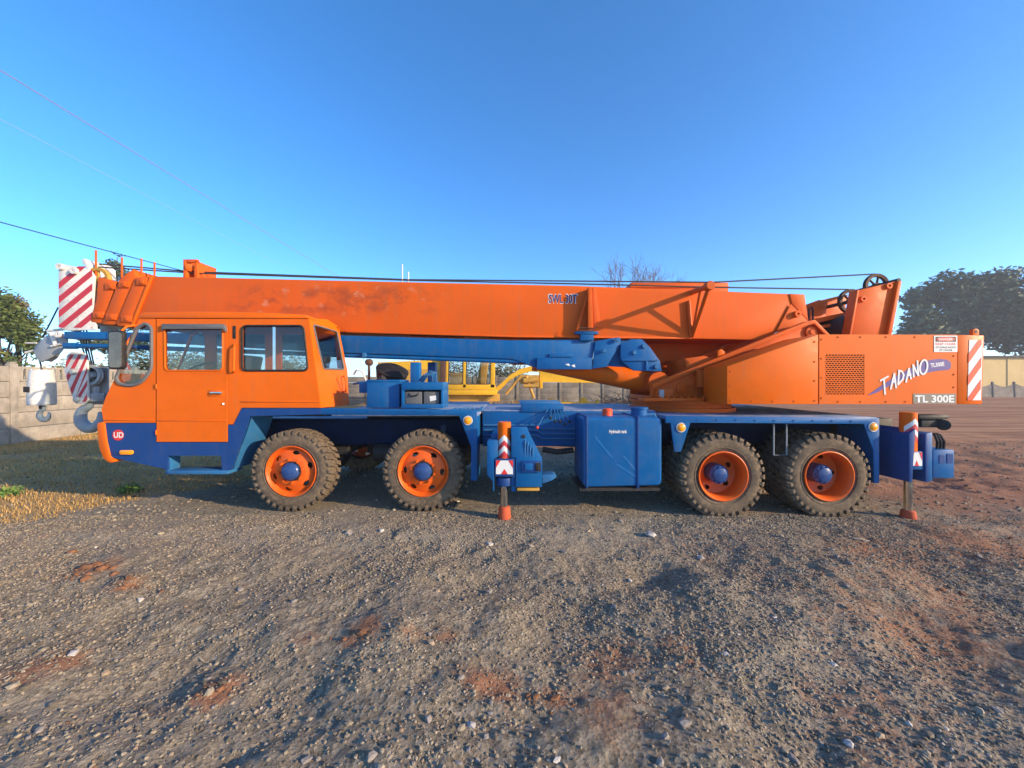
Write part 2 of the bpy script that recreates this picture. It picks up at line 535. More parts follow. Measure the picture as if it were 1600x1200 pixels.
def vnoise(x, y, s):
    x = np.asarray(x) * s + 37.3; y = np.asarray(y) * s + 91.7
    xi = np.floor(x).astype(int); yi = np.floor(y).astype(int)
    fx = x - xi; fy = y - yi
    fx = fx * fx * (3 - 2 * fx); fy = fy * fy * (3 - 2 * fy)
    g = lambda a, b: _LAT[a % 256, b % 256]
    return (g(xi, yi) * (1 - fx) + g(xi + 1, yi) * fx) * (1 - fy) + (g(xi, yi + 1) * (1 - fx) + g(xi + 1, yi + 1) * fx) * fy - 0.5


def ground_z(x, y):
    x = np.asarray(x, float); y = np.asarray(y, float)
    near = 1 / (1 + np.exp((y - 11) * 0.8))
    pad = np.exp(-((y - 5.3) / 0.9) ** 2)                       # firm strip the wheels stand on
    z = -0.045 + 0.07 * vnoise(x, y, 0.55) * (1 - pad)
    z += near * (1 - 0.8 * pad) * (1 + 1.3 * np.clip((x - 4.6) / 2.5, 0, 1)) * (0.055 * vnoise(x, y, 1.9) + 0.030 * vnoise(x, y, 4.7) + 0.018 * vnoise(x, y, 11) + 0.012 * vnoise(x, y, 25))
    for px, py, r, h in ((1030, 885, 0.30, -0.10), (1090, 905, 0.28, 0.07), (900, 1000, 0.5, -0.05), (150, 885, 0.22, 0.04), (205, 905, 0.18, 0.035),
                         (1500, 900, 0.5, -0.09), (1450, 960, 0.4, -0.06), (1330, 880, 0.5, 0.05), (600, 985, 0.25, 0.04), (280, 1020, 0.5, -0.06),
                         (340, 1045, 0.14, 0.02), (1480, 1030, 0.35, -0.07), (1230, 1120, 0.3, -0.05), (760, 900, 0.5, -0.04), (420, 1100, 0.35, -0.05)):
        D = CH * F / (py - HY); X = (px - CX) * D / F
        z = z + h * np.exp(-((x - X) ** 2 + (y - D) ** 2) / (r * r))
    z += 0.05 * np.exp(-((y - 4.35 - 0.1 * np.sin(x * 1.7)) / 0.16) ** 2) * (vnoise(x, x * 0, 1.3) > 0) * 0.5
    return z


def axis(breaks):
    out = []
    for a, b, s in breaks:
        n = max(1, int(round((b - a) / s)))
        out += list(np.linspace(a, b, n, endpoint=False))
    out.append(breaks[-1][1])
    return np.array(out)


gx = axis([(-400, -60, 40), (-60, -16, 2), (-16, -7, 0.15), (-7, -4.5, 0.05), (-4.5, 4.5, 0.02), (4.5, 7.5, 0.04), (7.5, 13, 0.08), (13, 16, 0.2), (16, 80, 3), (80, 400, 40)])
gy = axis([(-60, -2, 4), (-2, 1.0, 0.15), (1.0, 3.4, 0.018), (3.4, 5.2, 0.03), (5.2, 8, 0.06), (8, 14, 0.2), (14, 40, 1.0), (40, 100, 5), (100, 900, 80)])
GX, GY = np.meshgrid(gx, gy)
GZ = ground_z(GX, GY)
nx, ny = len(gx), len(gy)
vv = np.stack([GX.ravel(), GY.ravel(), GZ.ravel()], 1)
ii = (np.arange(ny - 1)[:, None] * nx + np.arange(nx - 1)[None, :]).ravel()
ff = np.stack([ii, ii + 1, ii + nx + 1, ii + nx], 1)


def np_mesh(name, v, f, mat, parent=None, smooth=False):
    """vertices and equal-sided faces from arrays"""
    me = bpy.data.meshes.new(name)
    k = f.shape[1]
    me.vertices.add(len(v)); me.vertices.foreach_set('co', np.ascontiguousarray(v, dtype=np.float32).ravel())
    me.loops.add(f.size); me.loops.foreach_set('vertex_index', np.ascontiguousarray(f, dtype=np.int32).ravel())
    me.polygons.add(len(f)); me.polygons.foreach_set('loop_start', np.arange(0, f.size, k, dtype=np.int32))
    me.polygons.foreach_set('use_smooth', np.full(len(f), smooth))
    me.materials.append(M[mat]); me.update(calc_edges=True); me.validate()
    o = bpy.data.objects.new(name, me)
    return link(o, parent, (0, 0, 0))


ground = np_mesh('ground', vv, ff, 'ground', smooth=True)
_x, _y = vv[:, 0], vv[:, 1]
redv = np.clip((_x - 3.2) / 4.5, 0, 1) * (0.15 + 0.5 * np.clip((_y - 3.0) / 2.5, 0, 1)) + np.clip(vnoise(_x, _y, 0.8) * 1.2 - 0.18, 0, 0.35)
for px, py, r, h in ((565, 985, 0.13, 1), (570, 965, 0.10, .7), (345, 1045, 0.12, 1), (330, 1062, 0.12, .8), (700, 985, 0.10, .7), (745, 1045, 0.12, .9), (785, 1060, 0.12, 1), (868, 1076, 0.10, .9),
                     (945, 1010, 0.22, .8), (1060, 1010, 0.25, .7), (960, 1095, 0.20, .7), (140, 885, 0.22, 1), (195, 908, 0.16, .9), (1365, 855, 0.55, .8), (1540, 850, 0.6, .8), (40, 1035, 0.22, .8),
                     (475, 985, 0.12, .6), (640, 985, 0.10, .6), (1320, 1100, 0.25, .6), (1480, 1000, 0.4, .5), (90, 1020, 0.12, .6), (255, 1075, 0.10, .5), (1040, 880, 0.12, .6)):
    D = CH * F / (py - HY); X = (px - CX) * D / F
    redv = redv + h * 0.6 * np.exp(-((_x - X) ** 2 + (_y - D) ** 2) / (r * r))
palev = np.exp(-((_y - 4.35) / 0.45) ** 2) * np.clip((4.5 - np.abs(_x + 0.8)) / 1.5, 0, 1) * 0.75 + np.clip(vnoise(_x + 9, _y, 0.7) * 1.6 - 0.1, 0, 0.6)
for nm, vals in (('red', redv), ('pale', palev)):
    at_ = ground.data.attributes.new(nm, 'FLOAT', 'POINT'); at_.data.foreach_set('value', np.clip(vals, 0, 1).astype(np.float32))
tag(ground, 'grey crushed stone yard with red soil patches and a dry grass verge', 'ground', kind='structure')

# icosahedron
ph = (1 + 5 ** 0.5) / 2
ICO_V = np.array([(-1, ph, 0), (1, ph, 0), (-1, -ph, 0), (1, -ph, 0), (0, -1, ph), (0, 1, ph), (0, -1, -ph), (0, 1, -ph), (ph, 0, -1), (ph, 0, 1), (-ph, 0, -1), (-ph, 0, 1)]) / (1 + ph * ph) ** 0.5
ICO_F = np.array([(0, 11, 5), (0, 5, 1), (0, 1, 7), (0, 7, 10), (0, 10, 11), (1, 5, 9), (5, 11, 4), (11, 10, 2), (10, 7, 6), (7, 1, 8), (3, 9, 4), (3, 4, 2), (3, 2, 6), (3, 6, 8), (3, 8, 9), (4, 9, 5), (2, 4, 11), (6, 2, 10), (8, 6, 7), (9, 8, 1)])


def stones_mesh(n, smin, smax, yr, spread, power=2.2):
    y = np.sqrt(rng.random(n) * (yr[1] ** 2 - yr[0] ** 2) + yr[0] ** 2)
    x = (rng.random(n) * 2 - 1) * (spread * y + 0.4)
    clump = vnoise(x, y, 1.2) + 0.6 * vnoise(x, y, 3.5)
    keep = rng.random(n) < 0.55 + 1.1 * clump
    x, y = x[keep], y[keep]; n = len(x)
    s = smin + (smax - smin) * rng.random(n) ** power
    v = ICO_V[None] * (1 + 0.55 * (rng.random((n, 12, 1)) - 0.5))
    sc = np.stack([0.8 + 0.6 * rng.random(n), 0.7 + 0.5 * rng.random(n), 0.45 + 0.4 * rng.random(n)], 1)
    v = v * (sc * s[:, None])[:, None, :]
    a = rng.random(n) * 6.283; ca, sa = np.cos(a)[:, None], np.sin(a)[:, None]
    tl = (rng.random(n) - 0.5)[:, None]
    vx, vy, vz = v[..., 0], v[..., 1], v[..., 2]
    vx, vy = vx * ca - vy * sa, vx * sa + vy * ca
    vz = vz + vx * tl * 0.5
    z = ground_z(x, y) + s * 0.22
    v = np.stack([vx + x[:, None], vy + y[:, None], vz + z[:, None]], 2).reshape(-1, 3)
    f = (ICO_F[None] + (np.arange(n) * 12)[:, None, None]).reshape(-1, 3)
    return v, f


v1, f1 = stones_mesh(120000, 0.003, 0.0115, (1.0, 4.9), 1.42, 2.2)
v2, f2 = stones_mesh(4500, 0.008, 0.024, (1.1, 8.0), 1.42, 4.0)
v3, f3 = stones_mesh(16000, 0.007, 0.026, (4.8, 11.0), 1.42, 2.5)
grv = np_mesh('gravel', np.concatenate([v1, v2, v3]), np.concatenate([f1, f2 + len(v1), f3 + len(v1) + len(v2)]), 'gravel')
tag(grv, 'loose crushed stone and grit strewn over the yard', 'gravel', kind='stuff')

# larger stones and clods one can pick out: parts of the ground
stone_px = [(565, 985, 26, 'clod_red'), (345, 1052, 24, 'clod_red'), (868, 1076, 34, 'clod_red'), (135, 882, 40, 'clod_red'), (160, 886, 30, 'clod_red'), (200, 905, 24, 'clod_red'),
            (190, 915, 18, 'clod_red'), (118, 893, 20, 'clod_red'), (1505, 908, 26, 'clod_red'), (1325, 1145, 22, 'stone_pale'), (1345, 1140, 16, 'stone_grey'), (735, 1115, 20, 'stone_pale'),
            (670, 1112, 18, 'stone_grey'), (580, 1170, 22, 'stone_grey'), (1070, 1127, 24, 'stone_grey'), (1302, 1027, 14, 'stone_pale'), (1240, 1170, 22, 'stone_grey'), (1030, 1188, 22, 'stone_grey'),
            (545, 828, 16, 'stone_grey'), (596, 826, 14, 'stone_pale'), (765, 843, 16, 'stone_pale'), (150, 847, 8, 'stone_pale'), (1018, 828, 22, 'stone_pale'), (970, 810, 14, 'stone_grey'),
            (1095, 860, 14, 'stone_pale'), (985, 890, 12, 'stone_pale'), (1150, 870, 10, 'stone_grey'), (1300, 858, 12, 'stone_grey'), (640, 855, 12, 'stone_grey'), (375, 905, 14, 'stone_grey'),
            (460, 930, 12, 'stone_grey'), (115, 1005, 20, 'stone_pale'), (220, 925, 14, 'stone_pale'), (1135, 1020, 14, 'stone_pale'), (1355, 1040, 12, 'wood_chip'), (1345, 838, 26, 'wood_chip'),
            (315, 999, 22, 'wood_chip'), (920, 826, 16, 'wood_chip'), (1040, 1150, 16, 'stone_grey'), (760, 1130, 16, 'stone_grey'), (480, 1165, 20, 'stone_grey'), (60, 1120, 18, 'stone_grey'),
            (1480, 1180, 18, 'stone_grey'), (1560, 1100, 16, 'stone_grey'), (1420, 1120, 14, 'stone_pale'), (870, 1180, 18, 'stone_pale'), (960, 940, 14, 'stone_grey'), (1180, 925, 14, 'stone_grey'), (1210, 960, 12, 'stone_pale')]
for k in range(60):
    stone_px.append((random.uniform(10, 1590), 815 + 380 * random.random() ** 0.8, random.uniform(8, 14), random.choice(['stone_grey'] * 7 + ['clod_red'])))
for px, py, wpx, mt in [q for q in stone_px if q[3] == 'clod_red' and q[2] > 17]:
    for k in range(6): stone_px.append((px + random.gauss(0, wpx * 0.8), py + random.gauss(0, wpx * 0.35), wpx * random.uniform(0.3, 0.7), mt))
for px, py, wpx, mt in stone_px:
    D = CH * F / (py - HY); X = (px - CX) * D / F
    r = wpx * D / F / 2 * (0.55 if mt == 'clod_red' else 0.85)
    v = ICO_V * (1 + 0.8 * (rng.random((12, 1)) - 0.5)) * np.array([1.0, 0.8, 0.55]) * r
    if mt == 'wood_chip': v = v * np.array([1.2, 0.35, 0.25])
    a = rng.random() * 6.28
    v = v @ np.array([[math.cos(a), math.sin(a), 0], [-math.sin(a), math.cos(a), 0], [0, 0, 1]])
    b = MB(); b.add(v + np.array([X, D, float(ground_z(X, D)) + r * 0.12]), [tuple(f) for f in ICO_F])
    b.build('wood_chip' if mt == 'wood_chip' else ('soil_clod' if mt == 'clod_red' else 'stone'), mt, ground, bevel=r * 0.06, seg=1, smooth=False)

# ------------------------------------------------------------------ crane
crane = empty('mobile_crane', (0.3, 6.3, 0), 'orange and blue four-axle truck crane with its boom stowed over the cab', 'crane')
YC = 6.3


def part(name, mat, pts, D0, D1, bev=0.006, parent=None):
    return MB().prism(pts, D0, D1).build(name, mat, parent or crane, bevel=bev)


def pbox(name, mat, x0, x1, y0, y1, D0, D1, bev=0.006, parent=None):
    return MB().pbox(x0, x1, y0, y1, D0, D1).build(name, mat, parent or crane, bevel=bev)


def text(s, x0, x1, y0, y1, D, mat, parent, rot=0.0, bold=0.0, name='lettering', shear=0.0):
    """flat lettering fitted to a pixel box on the plane at D, facing the viewer's side"""
    cu = bpy.data.curves.new('t', 'FONT'); cu.body = s; cu.offset = bold; cu.resolution_u = 3; cu.shear = shear
    to = bpy.data.objects.new('t', cu); COL.objects.link(to)
    me = bpy.data.meshes.new_from_object(to.evaluated_get(bpy.context.evaluated_depsgraph_get()))
    bpy.data.objects.remove(to); bpy.data.curves.remove(cu)
    co = np.array([v.co[:] for v in me.vertices]); lo, hi = co.min(0), co.max(0)
    a = W(x0, y1, D); b = W(x1, y0, D)
    w, h = b.x - a.x, b.z - a.z
    ca, sa = math.cos(rot), math.sin(rot)
    for v in me.vertices:
        u = ((v.co.x - lo[0]) / (hi[0] - lo[0]) - 0.5) * w; q = ((v.co.y - lo[1]) / (hi[1] - lo[1]) - 0.5) * h
        v.co = (u * ca - q * sa, 0, u * sa + q * ca)
    me.name = name; me.materials.clear(); me.materials.append(M[mat])
    o = bpy.data.objects.new(name, me)
    return link(o, parent, ((a.x + b.x) / 2, D, (a.z + b.z) / 2))


def flat(name, mat, polys, D, parent, th=0.002):
    b = MB()
    for p in polys: b.prism(p, D - th, D)
    return b.build(name, mat, parent, smooth=False)


# --- chassis
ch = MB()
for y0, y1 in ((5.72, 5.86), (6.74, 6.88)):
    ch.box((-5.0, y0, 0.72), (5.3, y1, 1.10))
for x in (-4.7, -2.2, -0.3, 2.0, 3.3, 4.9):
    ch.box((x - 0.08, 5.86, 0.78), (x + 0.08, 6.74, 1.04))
ch.build('chassis_frame', 'blue_shaded', crane, bevel=0.008)
mid = MB(); mid.box((-0.42, 5.46, 0.74), (2.05, 7.14, 1.235))
mid.build('centre_frame', 'blue', crane, bevel=0.01)
for x in (-2.89, -1.163, 2.65, 3.98):
    ax = MB(); ax.cyl((x, 5.25, 0.48), (x, 7.35, 0.48), 0.09, n=14); ax.lathe([(0.001, -0.2), (0.2, -0.15), (0.24, 0), (0.2, 0.15), (0.001, 0.2)], (x, 6.3, 0.48), 20)
    for yy in (5.62, 6.98):
        ax.box((x - 0.5, yy - 0.05, 0.60), (x + 0.5, yy + 0.05, 0.70)); ax.box((x - 0.08, yy - 0.06, 0.46), (x + 0.08, yy + 0.06, 0.64))
    ax.build('axle', 'dark_metal', crane)
# engine and gearbox under the front deck
eg = MB(); eg.box((-2.25, 5.95, 0.55), (-0.6, 6.65, 1.15)); eg.cyl((-0.6, 6.3, 0.7), (2.4, 6.3, 0.6), 0.06)
eg.cyl((-2.0, 5.62, 0.62), (-1.75, 5.62, 0.62), 0.13); eg.build('drivetrain', 'dark_metal', crane, bevel=0.02)
# deck plates
d = MB(); d.box((-2.36, 5.02, 1.205), (-0.44, 7.58, 1.262)); d.build('front_deck', 'tread_plate', crane, bevel=0.004)
d = MB(); d.box((2.02, 4.86, 1.155), (4.62, 7.74, 1.205)); d.build('rear_deck', 'tread_plate', crane, bevel=0.004)
d = MB(); d.box((-0.438, 5.46, 1.237), (2.018, 7.14, 1.25)); d.build('walkway_plate', 'tread_plate', crane)
d = MB(); d.box((-5.15, 5.9, 1.0), (-2.36, 7.58, 1.06)); d.box((-5.15, 7.45, 0.6), (-2.4, 7.58, 1.0)); d.build('boom_side_deck', 'blue', crane, bevel=0.006)

# fenders
part('front_fender', 'blue', [(501, 637.5), (745, 640.5), (746, 751), (736, 751), (736, 697), (717, 649), (501, 647.5)], 5.0, 5.02, 0.003)
part('fender_return', 'blue', [(739, 641), (746, 641), (746, 751), (740, 751)], 5.022, 5.45, 0.003)
part('rear_fender', 'blue', [(1040, 650), (1374, 653), (1374, 755), (1366, 755), (1365, 704), (1350, 662.5), (1079, 660.5), (1064, 706), (1054, 706), (1048, 661), (1040, 661)], 4.82, 4.84, 0.003)
part('fender_return', 'blue', [(1366, 655), (1373, 655), (1373, 755), (1367, 755)], 4.842, 5.4, 0.003)
d = MB(); d.box((-3.42, 5.032, 1.20), (-2.5, 5.9, 1.215)); d.build('arch_top', 'black', crane)
for x, y, D in ((731, 657, 5.0), (1064, 668, 4.82), (1364, 667, 4.82)):
    c = W(x, y, D)
    o = MB().lathe([(0.001, -0.03), (0.03, -0.028), (0.046, -0.018), (0.05, 0.0)], c, 24).build('marker_lamp', 'amber', crane)
    MB().lathe([(0.05, -0.012), (0.058, -0.014), (0.062, 0.0), (0.05, 0.0)], c, 24).build('lamp_rim', 'white_paint', o)
# U-shaped rod bracket between rear wheels
b = MB(); b.tube([W(1209, 663, 4.9), W(1209, 711, 4.9), W(1229, 711, 4.9), W(1229, 663, 4.9)], 0.010, 6)
b.build('rod_bracket', 'grey_paint', crane)


# --- wheels
def tyre(c, w=0.285, ro=0.535):
    b = MB(); h = w / 2
    prof = [(0.300, -h + 0.03), (0.325, -h + 0.012), (0.36, -h - 0.004), (0.415, -h - 0.012), (0.46, -h - 0.004), (0.492, -h + 0.012), (0.506, -h + 0.04),
            (0.512, 0), (0.506, h - 0.04), (0.492, h - 0.012), (0.46, h + 0.004), (0.415, h + 0.012), (0.36, h + 0.004), (0.325, h - 0.012), (0.300, h - 0.03)]
    b.lathe(prof, c, 72)
    b.lathe([(0.352, -h - 0.002), (0.356, -h - 0.010), (0.362, -h - 0.010), (0.366, -h - 0.003)], c, 72)
    n = 34; c = Vector(c)
    for side in (-1, 1):
        for i in range(n):
            t0 = 2 * math.pi * (i + (0.5 if side > 0 else 0)) / n; dt = 2 * math.pi / n * 0.31
            vs_ = []
            for (r, y, k) in ((0.455, h + 0.002, 0.62), (0.497, h + 0.012, 0.85), (ro - 0.004, h - 0.006, 1.0), (ro, h - 0.05, 1.0), (ro, 0.012, 0.9), (0.50, 0.012, 0.95)):
                for sg in (-1, 1):
                    sk = 0.03 * (1 - abs(y) / h) * side
                    t = t0 + sg * dt * k + sk * 3
                    vs_.append(c + Vector((r * math.cos(t), side * y, r * math.sin(t))))
            f = [(2 * k, 2 * k + 1, 2 * k + 3, 2 * k + 2) for k in range(5)] + [tuple(range(0, 12, 2)), tuple(range(11, 0, -2))]
            b.add(vs_, f)
    return b


def holed_disc(b, c, prof, holes, n=120, mi=0):
    """revolved disc with oval hand holes left open: holes (angle, half angle, r, half r)"""
    c = Vector(c); m = len(prof)
    v = []
    for i in range(n):
        t = 2 * math.pi * i / n
        for r, y in prof: v.append(c + Vector((r * math.cos(t), y, r * math.sin(t))))
    f = []
    for i in range(n):
        tm = 2 * math.pi * (i + 0.5) / n
        for k in range(m - 1):
            rm = (prof[k][0] + prof[k + 1][0]) / 2
            cut = any((((tm - a + math.pi) % (2 * math.pi) - math.pi) / da) ** 2 + ((rm - hr) / dr) ** 2 < 1 for a, da, hr, dr in holes)
            if not cut:
                j = (i + 1) % n
                f.append((i * m + k, i * m + k + 1, j * m + k + 1, j * m + k))
    b.add(v, f, mi)


def front_wheel(X, Dface, zc):
    c = Vector((X, Dface + 0.1425, zc))
    w = tyre(c).build('wheel', 'rubber', crane, origin=c, ang=40)
    y0 = -0.1425
    r = MB()
    r.lathe([(0.295, y0 + 0.04), (0.318, y0 + 0.028), (0.332, y0 + 0.006), (0.334, y0 - 0.008), (0.326, y0 - 0.012), (0.316, y0 - 0.004), (0.300, y0 + 0.030), (0.288, y0 + 0.055)], c, 72)
    rs = [(0.288, y0 + 0.055)] + [(0.288 - 0.010 * k, y0 + 0.052 - 0.0035 * k) for k in range(1, 9)] + [(0.195, y0 + 0.016), (0.175, y0 + 0.010), (0.11, y0 + 0.010)]
    holes = [(R(18 + 60 * k), 0.19, 0.243, 0.026) for k in range(6)]
    holed_disc(r, c, rs, holes)
    r.lathe([(0.288, y0 + 0.055), (0.28, y0 + 0.20)], c, 48)
    r.build('rim', 'orange_rim', w, origin=c)
    h = MB(); h.lathe([(0.115, y0 + 0.012), (0.112, y0 - 0.03), (0.100, y0 - 0.045), (0.092, y0 - 0.047), (0.086, y0 - 0.062), (0.055, y0 - 0.075), (0.001, y0 - 0.078)], c, 36)
    h.build('hub_cap', 'hub_blue', w, origin=c)
    MB().lathe([(0.112, y0 - 0.002), (0.128, y0 - 0.002), (0.130, y0 + 0.011)], c, 36).build('hub_ring', 'dark_metal', w, origin=c)
    for k in range(8):
        a = R(8 + 45 * k); p = c + Vector((0.152 * math.cos(a), y0 + 0.010, 0.152 * math.sin(a)))
        MB().cyl(p, p + Vector((0, -0.026, 0)), 0.019, 0.017, 6).cyl(p, p + Vector((0, -0.04, 0)), 0.009, n=6).build('wheel_nut', 'orange_rim', w)
    return w


def rear_wheel(X, Dface, zc):
    c = Vector((X, Dface + 0.1425, zc))
    w = tyre(c).build('wheel', 'rubber', crane, origin=c, ang=40)
    y0 = -0.1425
    r = MB()
    r.lathe([(0.296, y0 + 0.05), (0.306, y0 + 0.025), (0.314, y0 + 0.004), (0.314, y0 - 0.010), (0.304, y0 - 0.014), (0.292, y0 - 0.004), (0.276, y0 + 0.03), (0.268, y0 + 0.06), (0.262, y0 + 0.20)], c, 72)
    rs = [(0.262, y0 + 0.20)] + [(0.25 - 0.010 * k, y0 + 0.205 + 0.004 * k) for k in range(0, 9)] + [(0.12, y0 + 0.25)]
    holed_disc(r, c, rs, [(R(40 + 72 * k), 0.17, 0.212, 0.026) for k in range(5)])
    r.build('rim', 'orange_rim', w, origin=c)
    h = MB(); h.lathe([(0.125, y0 + 0.25), (0.122, y0 + 0.10), (0.108, y0 + 0.085), (0.095, y0 + 0.083), (0.088, y0 + 0.06), (0.05, y0 + 0.045), (0.001, y0 + 0.043)], c, 36)
    for k in range(10):
        a = R(36 * k); p = c + Vector((0.102 * math.cos(a), y0 + 0.086, 0.102 * math.sin(a)))
        h.cyl(p, p + Vector((0, -0.018, 0)), 0.011, n=6)
    h.build('hub', 'hub_blue', w, origin=c)
    # inner wheel of the pair, the far-side pair
    for D in (Dface + 0.35,):
        c2 = c + Vector((0, 0.34, 0))
        w2 = bpy.data.objects.new('wheel', w.data); link(w2, crane, c2); w2.rotation_euler = (0, 0.09, 0)
        MB().lathe([(0.296, -0.09), (0.314, -0.13), (0.304, -0.135), (0.27, -0.09), (0.26, 0.1), (0.12, 0.11)], c2, 48).build('rim', 'orange_rim', w2, origin=c2)
    return w


WZ = 0.483
w1 = front_wheel(-2.89, 5.02, WZ)
w2 = front_wheel(-1.163, 5.02, WZ)
w3 = rear_wheel(2.65, 4.82, WZ - 0.015)
w4 = rear_wheel(3.98, 4.82, WZ - 0.015)
for w, a_ in ((w1, 0.0), (w2, 0.37), (w3, 0.2), (w4, 0.71)): w.rotation_euler = (0, a_, 0)
for w, yy in ((w1, 7.44), (w2, 7.44), (w3, 7.63), (w3, 7.29), (w4, 7.63), (w4, 7.29)):
    p = WL[w]; copy_tree(w, (p.x, yy, p.z), crane, math.pi)

# --- cab (half-width, boom lies beside it)
Dn, Df = 5.0, 5.86
front_win = rpoly([(228, 505), (237, 512), (237, 578), (221, 598), (205, 603), (187, 600), (181, 591), (214, 512)], 9)
door_win = rpoly([(257, 509), (348, 509), (348, 579), (258, 579)], 7)
rear_win = rpoly([(378, 509), (474, 509), (481, 579), (378, 579)], 8)
side_front = [(219, 497), (243.2, 497), (243.2, 660.5), (162, 660.5), (158.5, 640), (166, 619), (181, 588), (196, 549), (210, 511)]
z3 = lambda l, D: [(x, y, D) for x, y in l]
cab = MB()
cab.plate(z3(side_front, Dn), [z3(front_win, Dn)], 0.035)
cab.plate(z3([(356.6, 497), (482, 497), (501, 637), (377, 637), (364, 663), (356.6, 663)], Dn), [z3(rear_win, Dn)], 0.035)
# far side, same openings at its own distance
fs = lambda l: [((CX + (x - CX) * Dn / Df), HY + (y - HY) * Dn / Df, Df) for x, y in l]
cab.plate(fs([(219, 497), (482, 497), (501, 637), (377, 660), (162, 660.5), (158.5, 640), (166, 619), (181, 588), (196, 549), (210, 511)]), [fs(front_win), fs(door_win), fs(rear_win)], 0.03)


# nose below the windscreen, header above it
def strip(b, pts, y0, y1, th):
    """sheet following an outline (pixels at Dn) across the cab width"""
    q = [W(x, y, Dn) for x, y in pts]
    for a, c in zip(q[:-1], q[1:]):
        dd = (c - a).normalized(); nn = Vector((-dd.z, 0, dd.x)) * th
        b.add([(a.x, y0, a.z), (c.x, y0, c.z), (c.x, y1, c.z), (a.x, y1, a.z),
               (a.x + nn.x, y0, a.z + nn.z), (c.x + nn.x, y0, c.z + nn.z), (c.x + nn.x, y1, c.z + nn.z), (a.x + nn.x, y1, a.z + nn.z)],
              [(0, 1, 2, 3), (7, 6, 5, 4), (0, 4, 5, 1), (1, 5, 6, 2), (2, 6, 7, 3), (3, 7, 4, 0)])


strip(cab, [(183, 583), (166, 619), (158.5, 640), (162, 660.5)], Dn + 0.036, Df - 0.001, 0.03)
strip(cab, [(219, 497), (212, 508)], Dn + 0.036, Df - 0.001, 0.03)
# rear wall, seen obliquely, with its window
def chD(x, y):      # rear wall plane: runs straight across the cab from its near edge
    xa = 482.3 + (y - 497) * (501.3 - 482.3) / 140.0
    return 5.0 * (xa - CX) / (x - CX)


cham = [(x, y, chD(x, y)) for x, y in [(482.6, 497), (511, 499), (524, 507), (531, 522), (543, 580), (545, 633), (501.6, 637)]]
chw = [(x, y, chD(x, y)) for x, y in rpoly([(489, 507), (526, 518), (537.5, 577.5), (505, 576.5)], 4)]
cab.plate(cham, [chw], 0.03, back=(-1, 0, 0))
cab.build('cab_shell', 'orange', crane, bevel=0)
rf = MB()
rp_ = [W(x, y, Dn) for x, y in [(217, 497.5), (219, 492), (225, 488.5), (300, 487), (400, 488), (478, 492), (484, 497.5)]]
rxz = [(p.x, p.z) for p in rp_]
rf.prismw(rxz, Dn - 0.02, Df + 0.02)
a0 = W(484, 497, Dn)
rf.build('cab_roof', 'orange', crane, bevel=0.012)
# floor, dash, seats, steering wheel
it = MB(); it.box((-5.2, 5.04, 1.0), (-3.66, 5.82, 1.04)); it.box((-3.66, 5.04, 1.30), (-2.62, 5.82, 1.34)); it.box((-3.68, 5.04, 1.041), (-3.66, 5.82, 1.299)); it.build('cab_floor', 'trim_grey', crane)
it = MB(); it.prismw([(-5.15, 1.05), (-4.75, 1.05), (-4.72, 1.62), (-4.86, 1.70), (-5.12, 1.66)], 5.06, 5.8); it.build('dashboard', 'vinyl', crane, bevel=0.02)
for X, zf in ((-4.05, 1.045), (-3.05, 1.345)):
    s_ = MB(); s_.box((X - 0.25, 5.15, zf), (X + 0.25, 5.7, 1.46)); s_.prismw([(X + 0.16, 1.44), (X + 0.28, 1.44), (X + 0.40, 2.02), (X + 0.30, 2.03)], 5.2, 5.66)
    s_.build('seat', 'vinyl', crane, bevel=0.03)
sw = MB(); cc = Vector((-4.42, 5.42, 1.80)); ax_ = Vector((-0.55, 0, 0.83)).normalized(); u_ = Vector((0, 1, 0)); v_ = ax_.cross(u_)
sw.tube([cc + u_ * (0.21 * math.cos(2 * math.pi * k / 28)) + v_ * (0.21 * math.sin(2 * math.pi * k / 28)) for k in range(29)], 0.014, 8)
for k in range(3): sw.cyl(cc, cc + u_ * (0.21 * math.cos(R(90 + 120 * k))) + v_ * (0.21 * math.sin(R(90 + 120 * k))), 0.011, n=6)
sw.cyl(cc, cc - ax_ * 0.42, 0.03); sw.build('steering_wheel', 'black', crane)
# door
door = MB().plate(z3([(244.7, 498.3), (355.0, 498.3), (355.0, 690.3), (244.7, 690.3)], Dn - 0.008), [z3(door_win, Dn - 0.006)], 0.035).build('cab_door', 'orange', crane, bevel=0)
MB().prism([(246, 656.5), (354, 656.5), (354, 658), (246, 658)], Dn - 0.016, Dn - 0.007).build('swage_line', 'orange', door, bevel=0.003)
MB().prism([(246, 582.5), (354, 582.5), (354, 583.6), (246, 583.6)], Dn - 0.010, Dn - 0.0065).build('swage_line', 'orange', door)
hd = MB(); hd.pbox(325, 350, 609, 620, Dn - 0.012, Dn - 0.0065); hd.build('handle_recess', 'orange', door, bevel=0.003)
hd = MB(); hd.pbox(328, 346, 612.3, 615.3, Dn - 0.034, Dn - 0.020); hd.cyl(W(345, 614, Dn - 0.03), W(345, 614, Dn - 0.008), 0.016, n=10); hd.build('door_handle', 'chrome', door, bevel=0.003)
MB().prism([(252, 506), (347, 506), (351, 509), (352, 518), (347, 514), (256, 514), (252, 516)], Dn - 0.05, Dn - 0.008).build('window_visor', 'trim_grey', door, bevel=0.004)


def pane(name, outline, D, parent, frame=None, fw=0.016):
    o = MB().plate(z3(outline, D + 0.012), [], 0.005).build(name, 'glass', parent, smooth=False)
    if frame:
        b = MB(); q = [W(x, y, D - 0.004) for x, y in outline]
        b.tube(q + [q[0], q[1]], fw, 6); b.build('window_seal', frame, o)
    return o


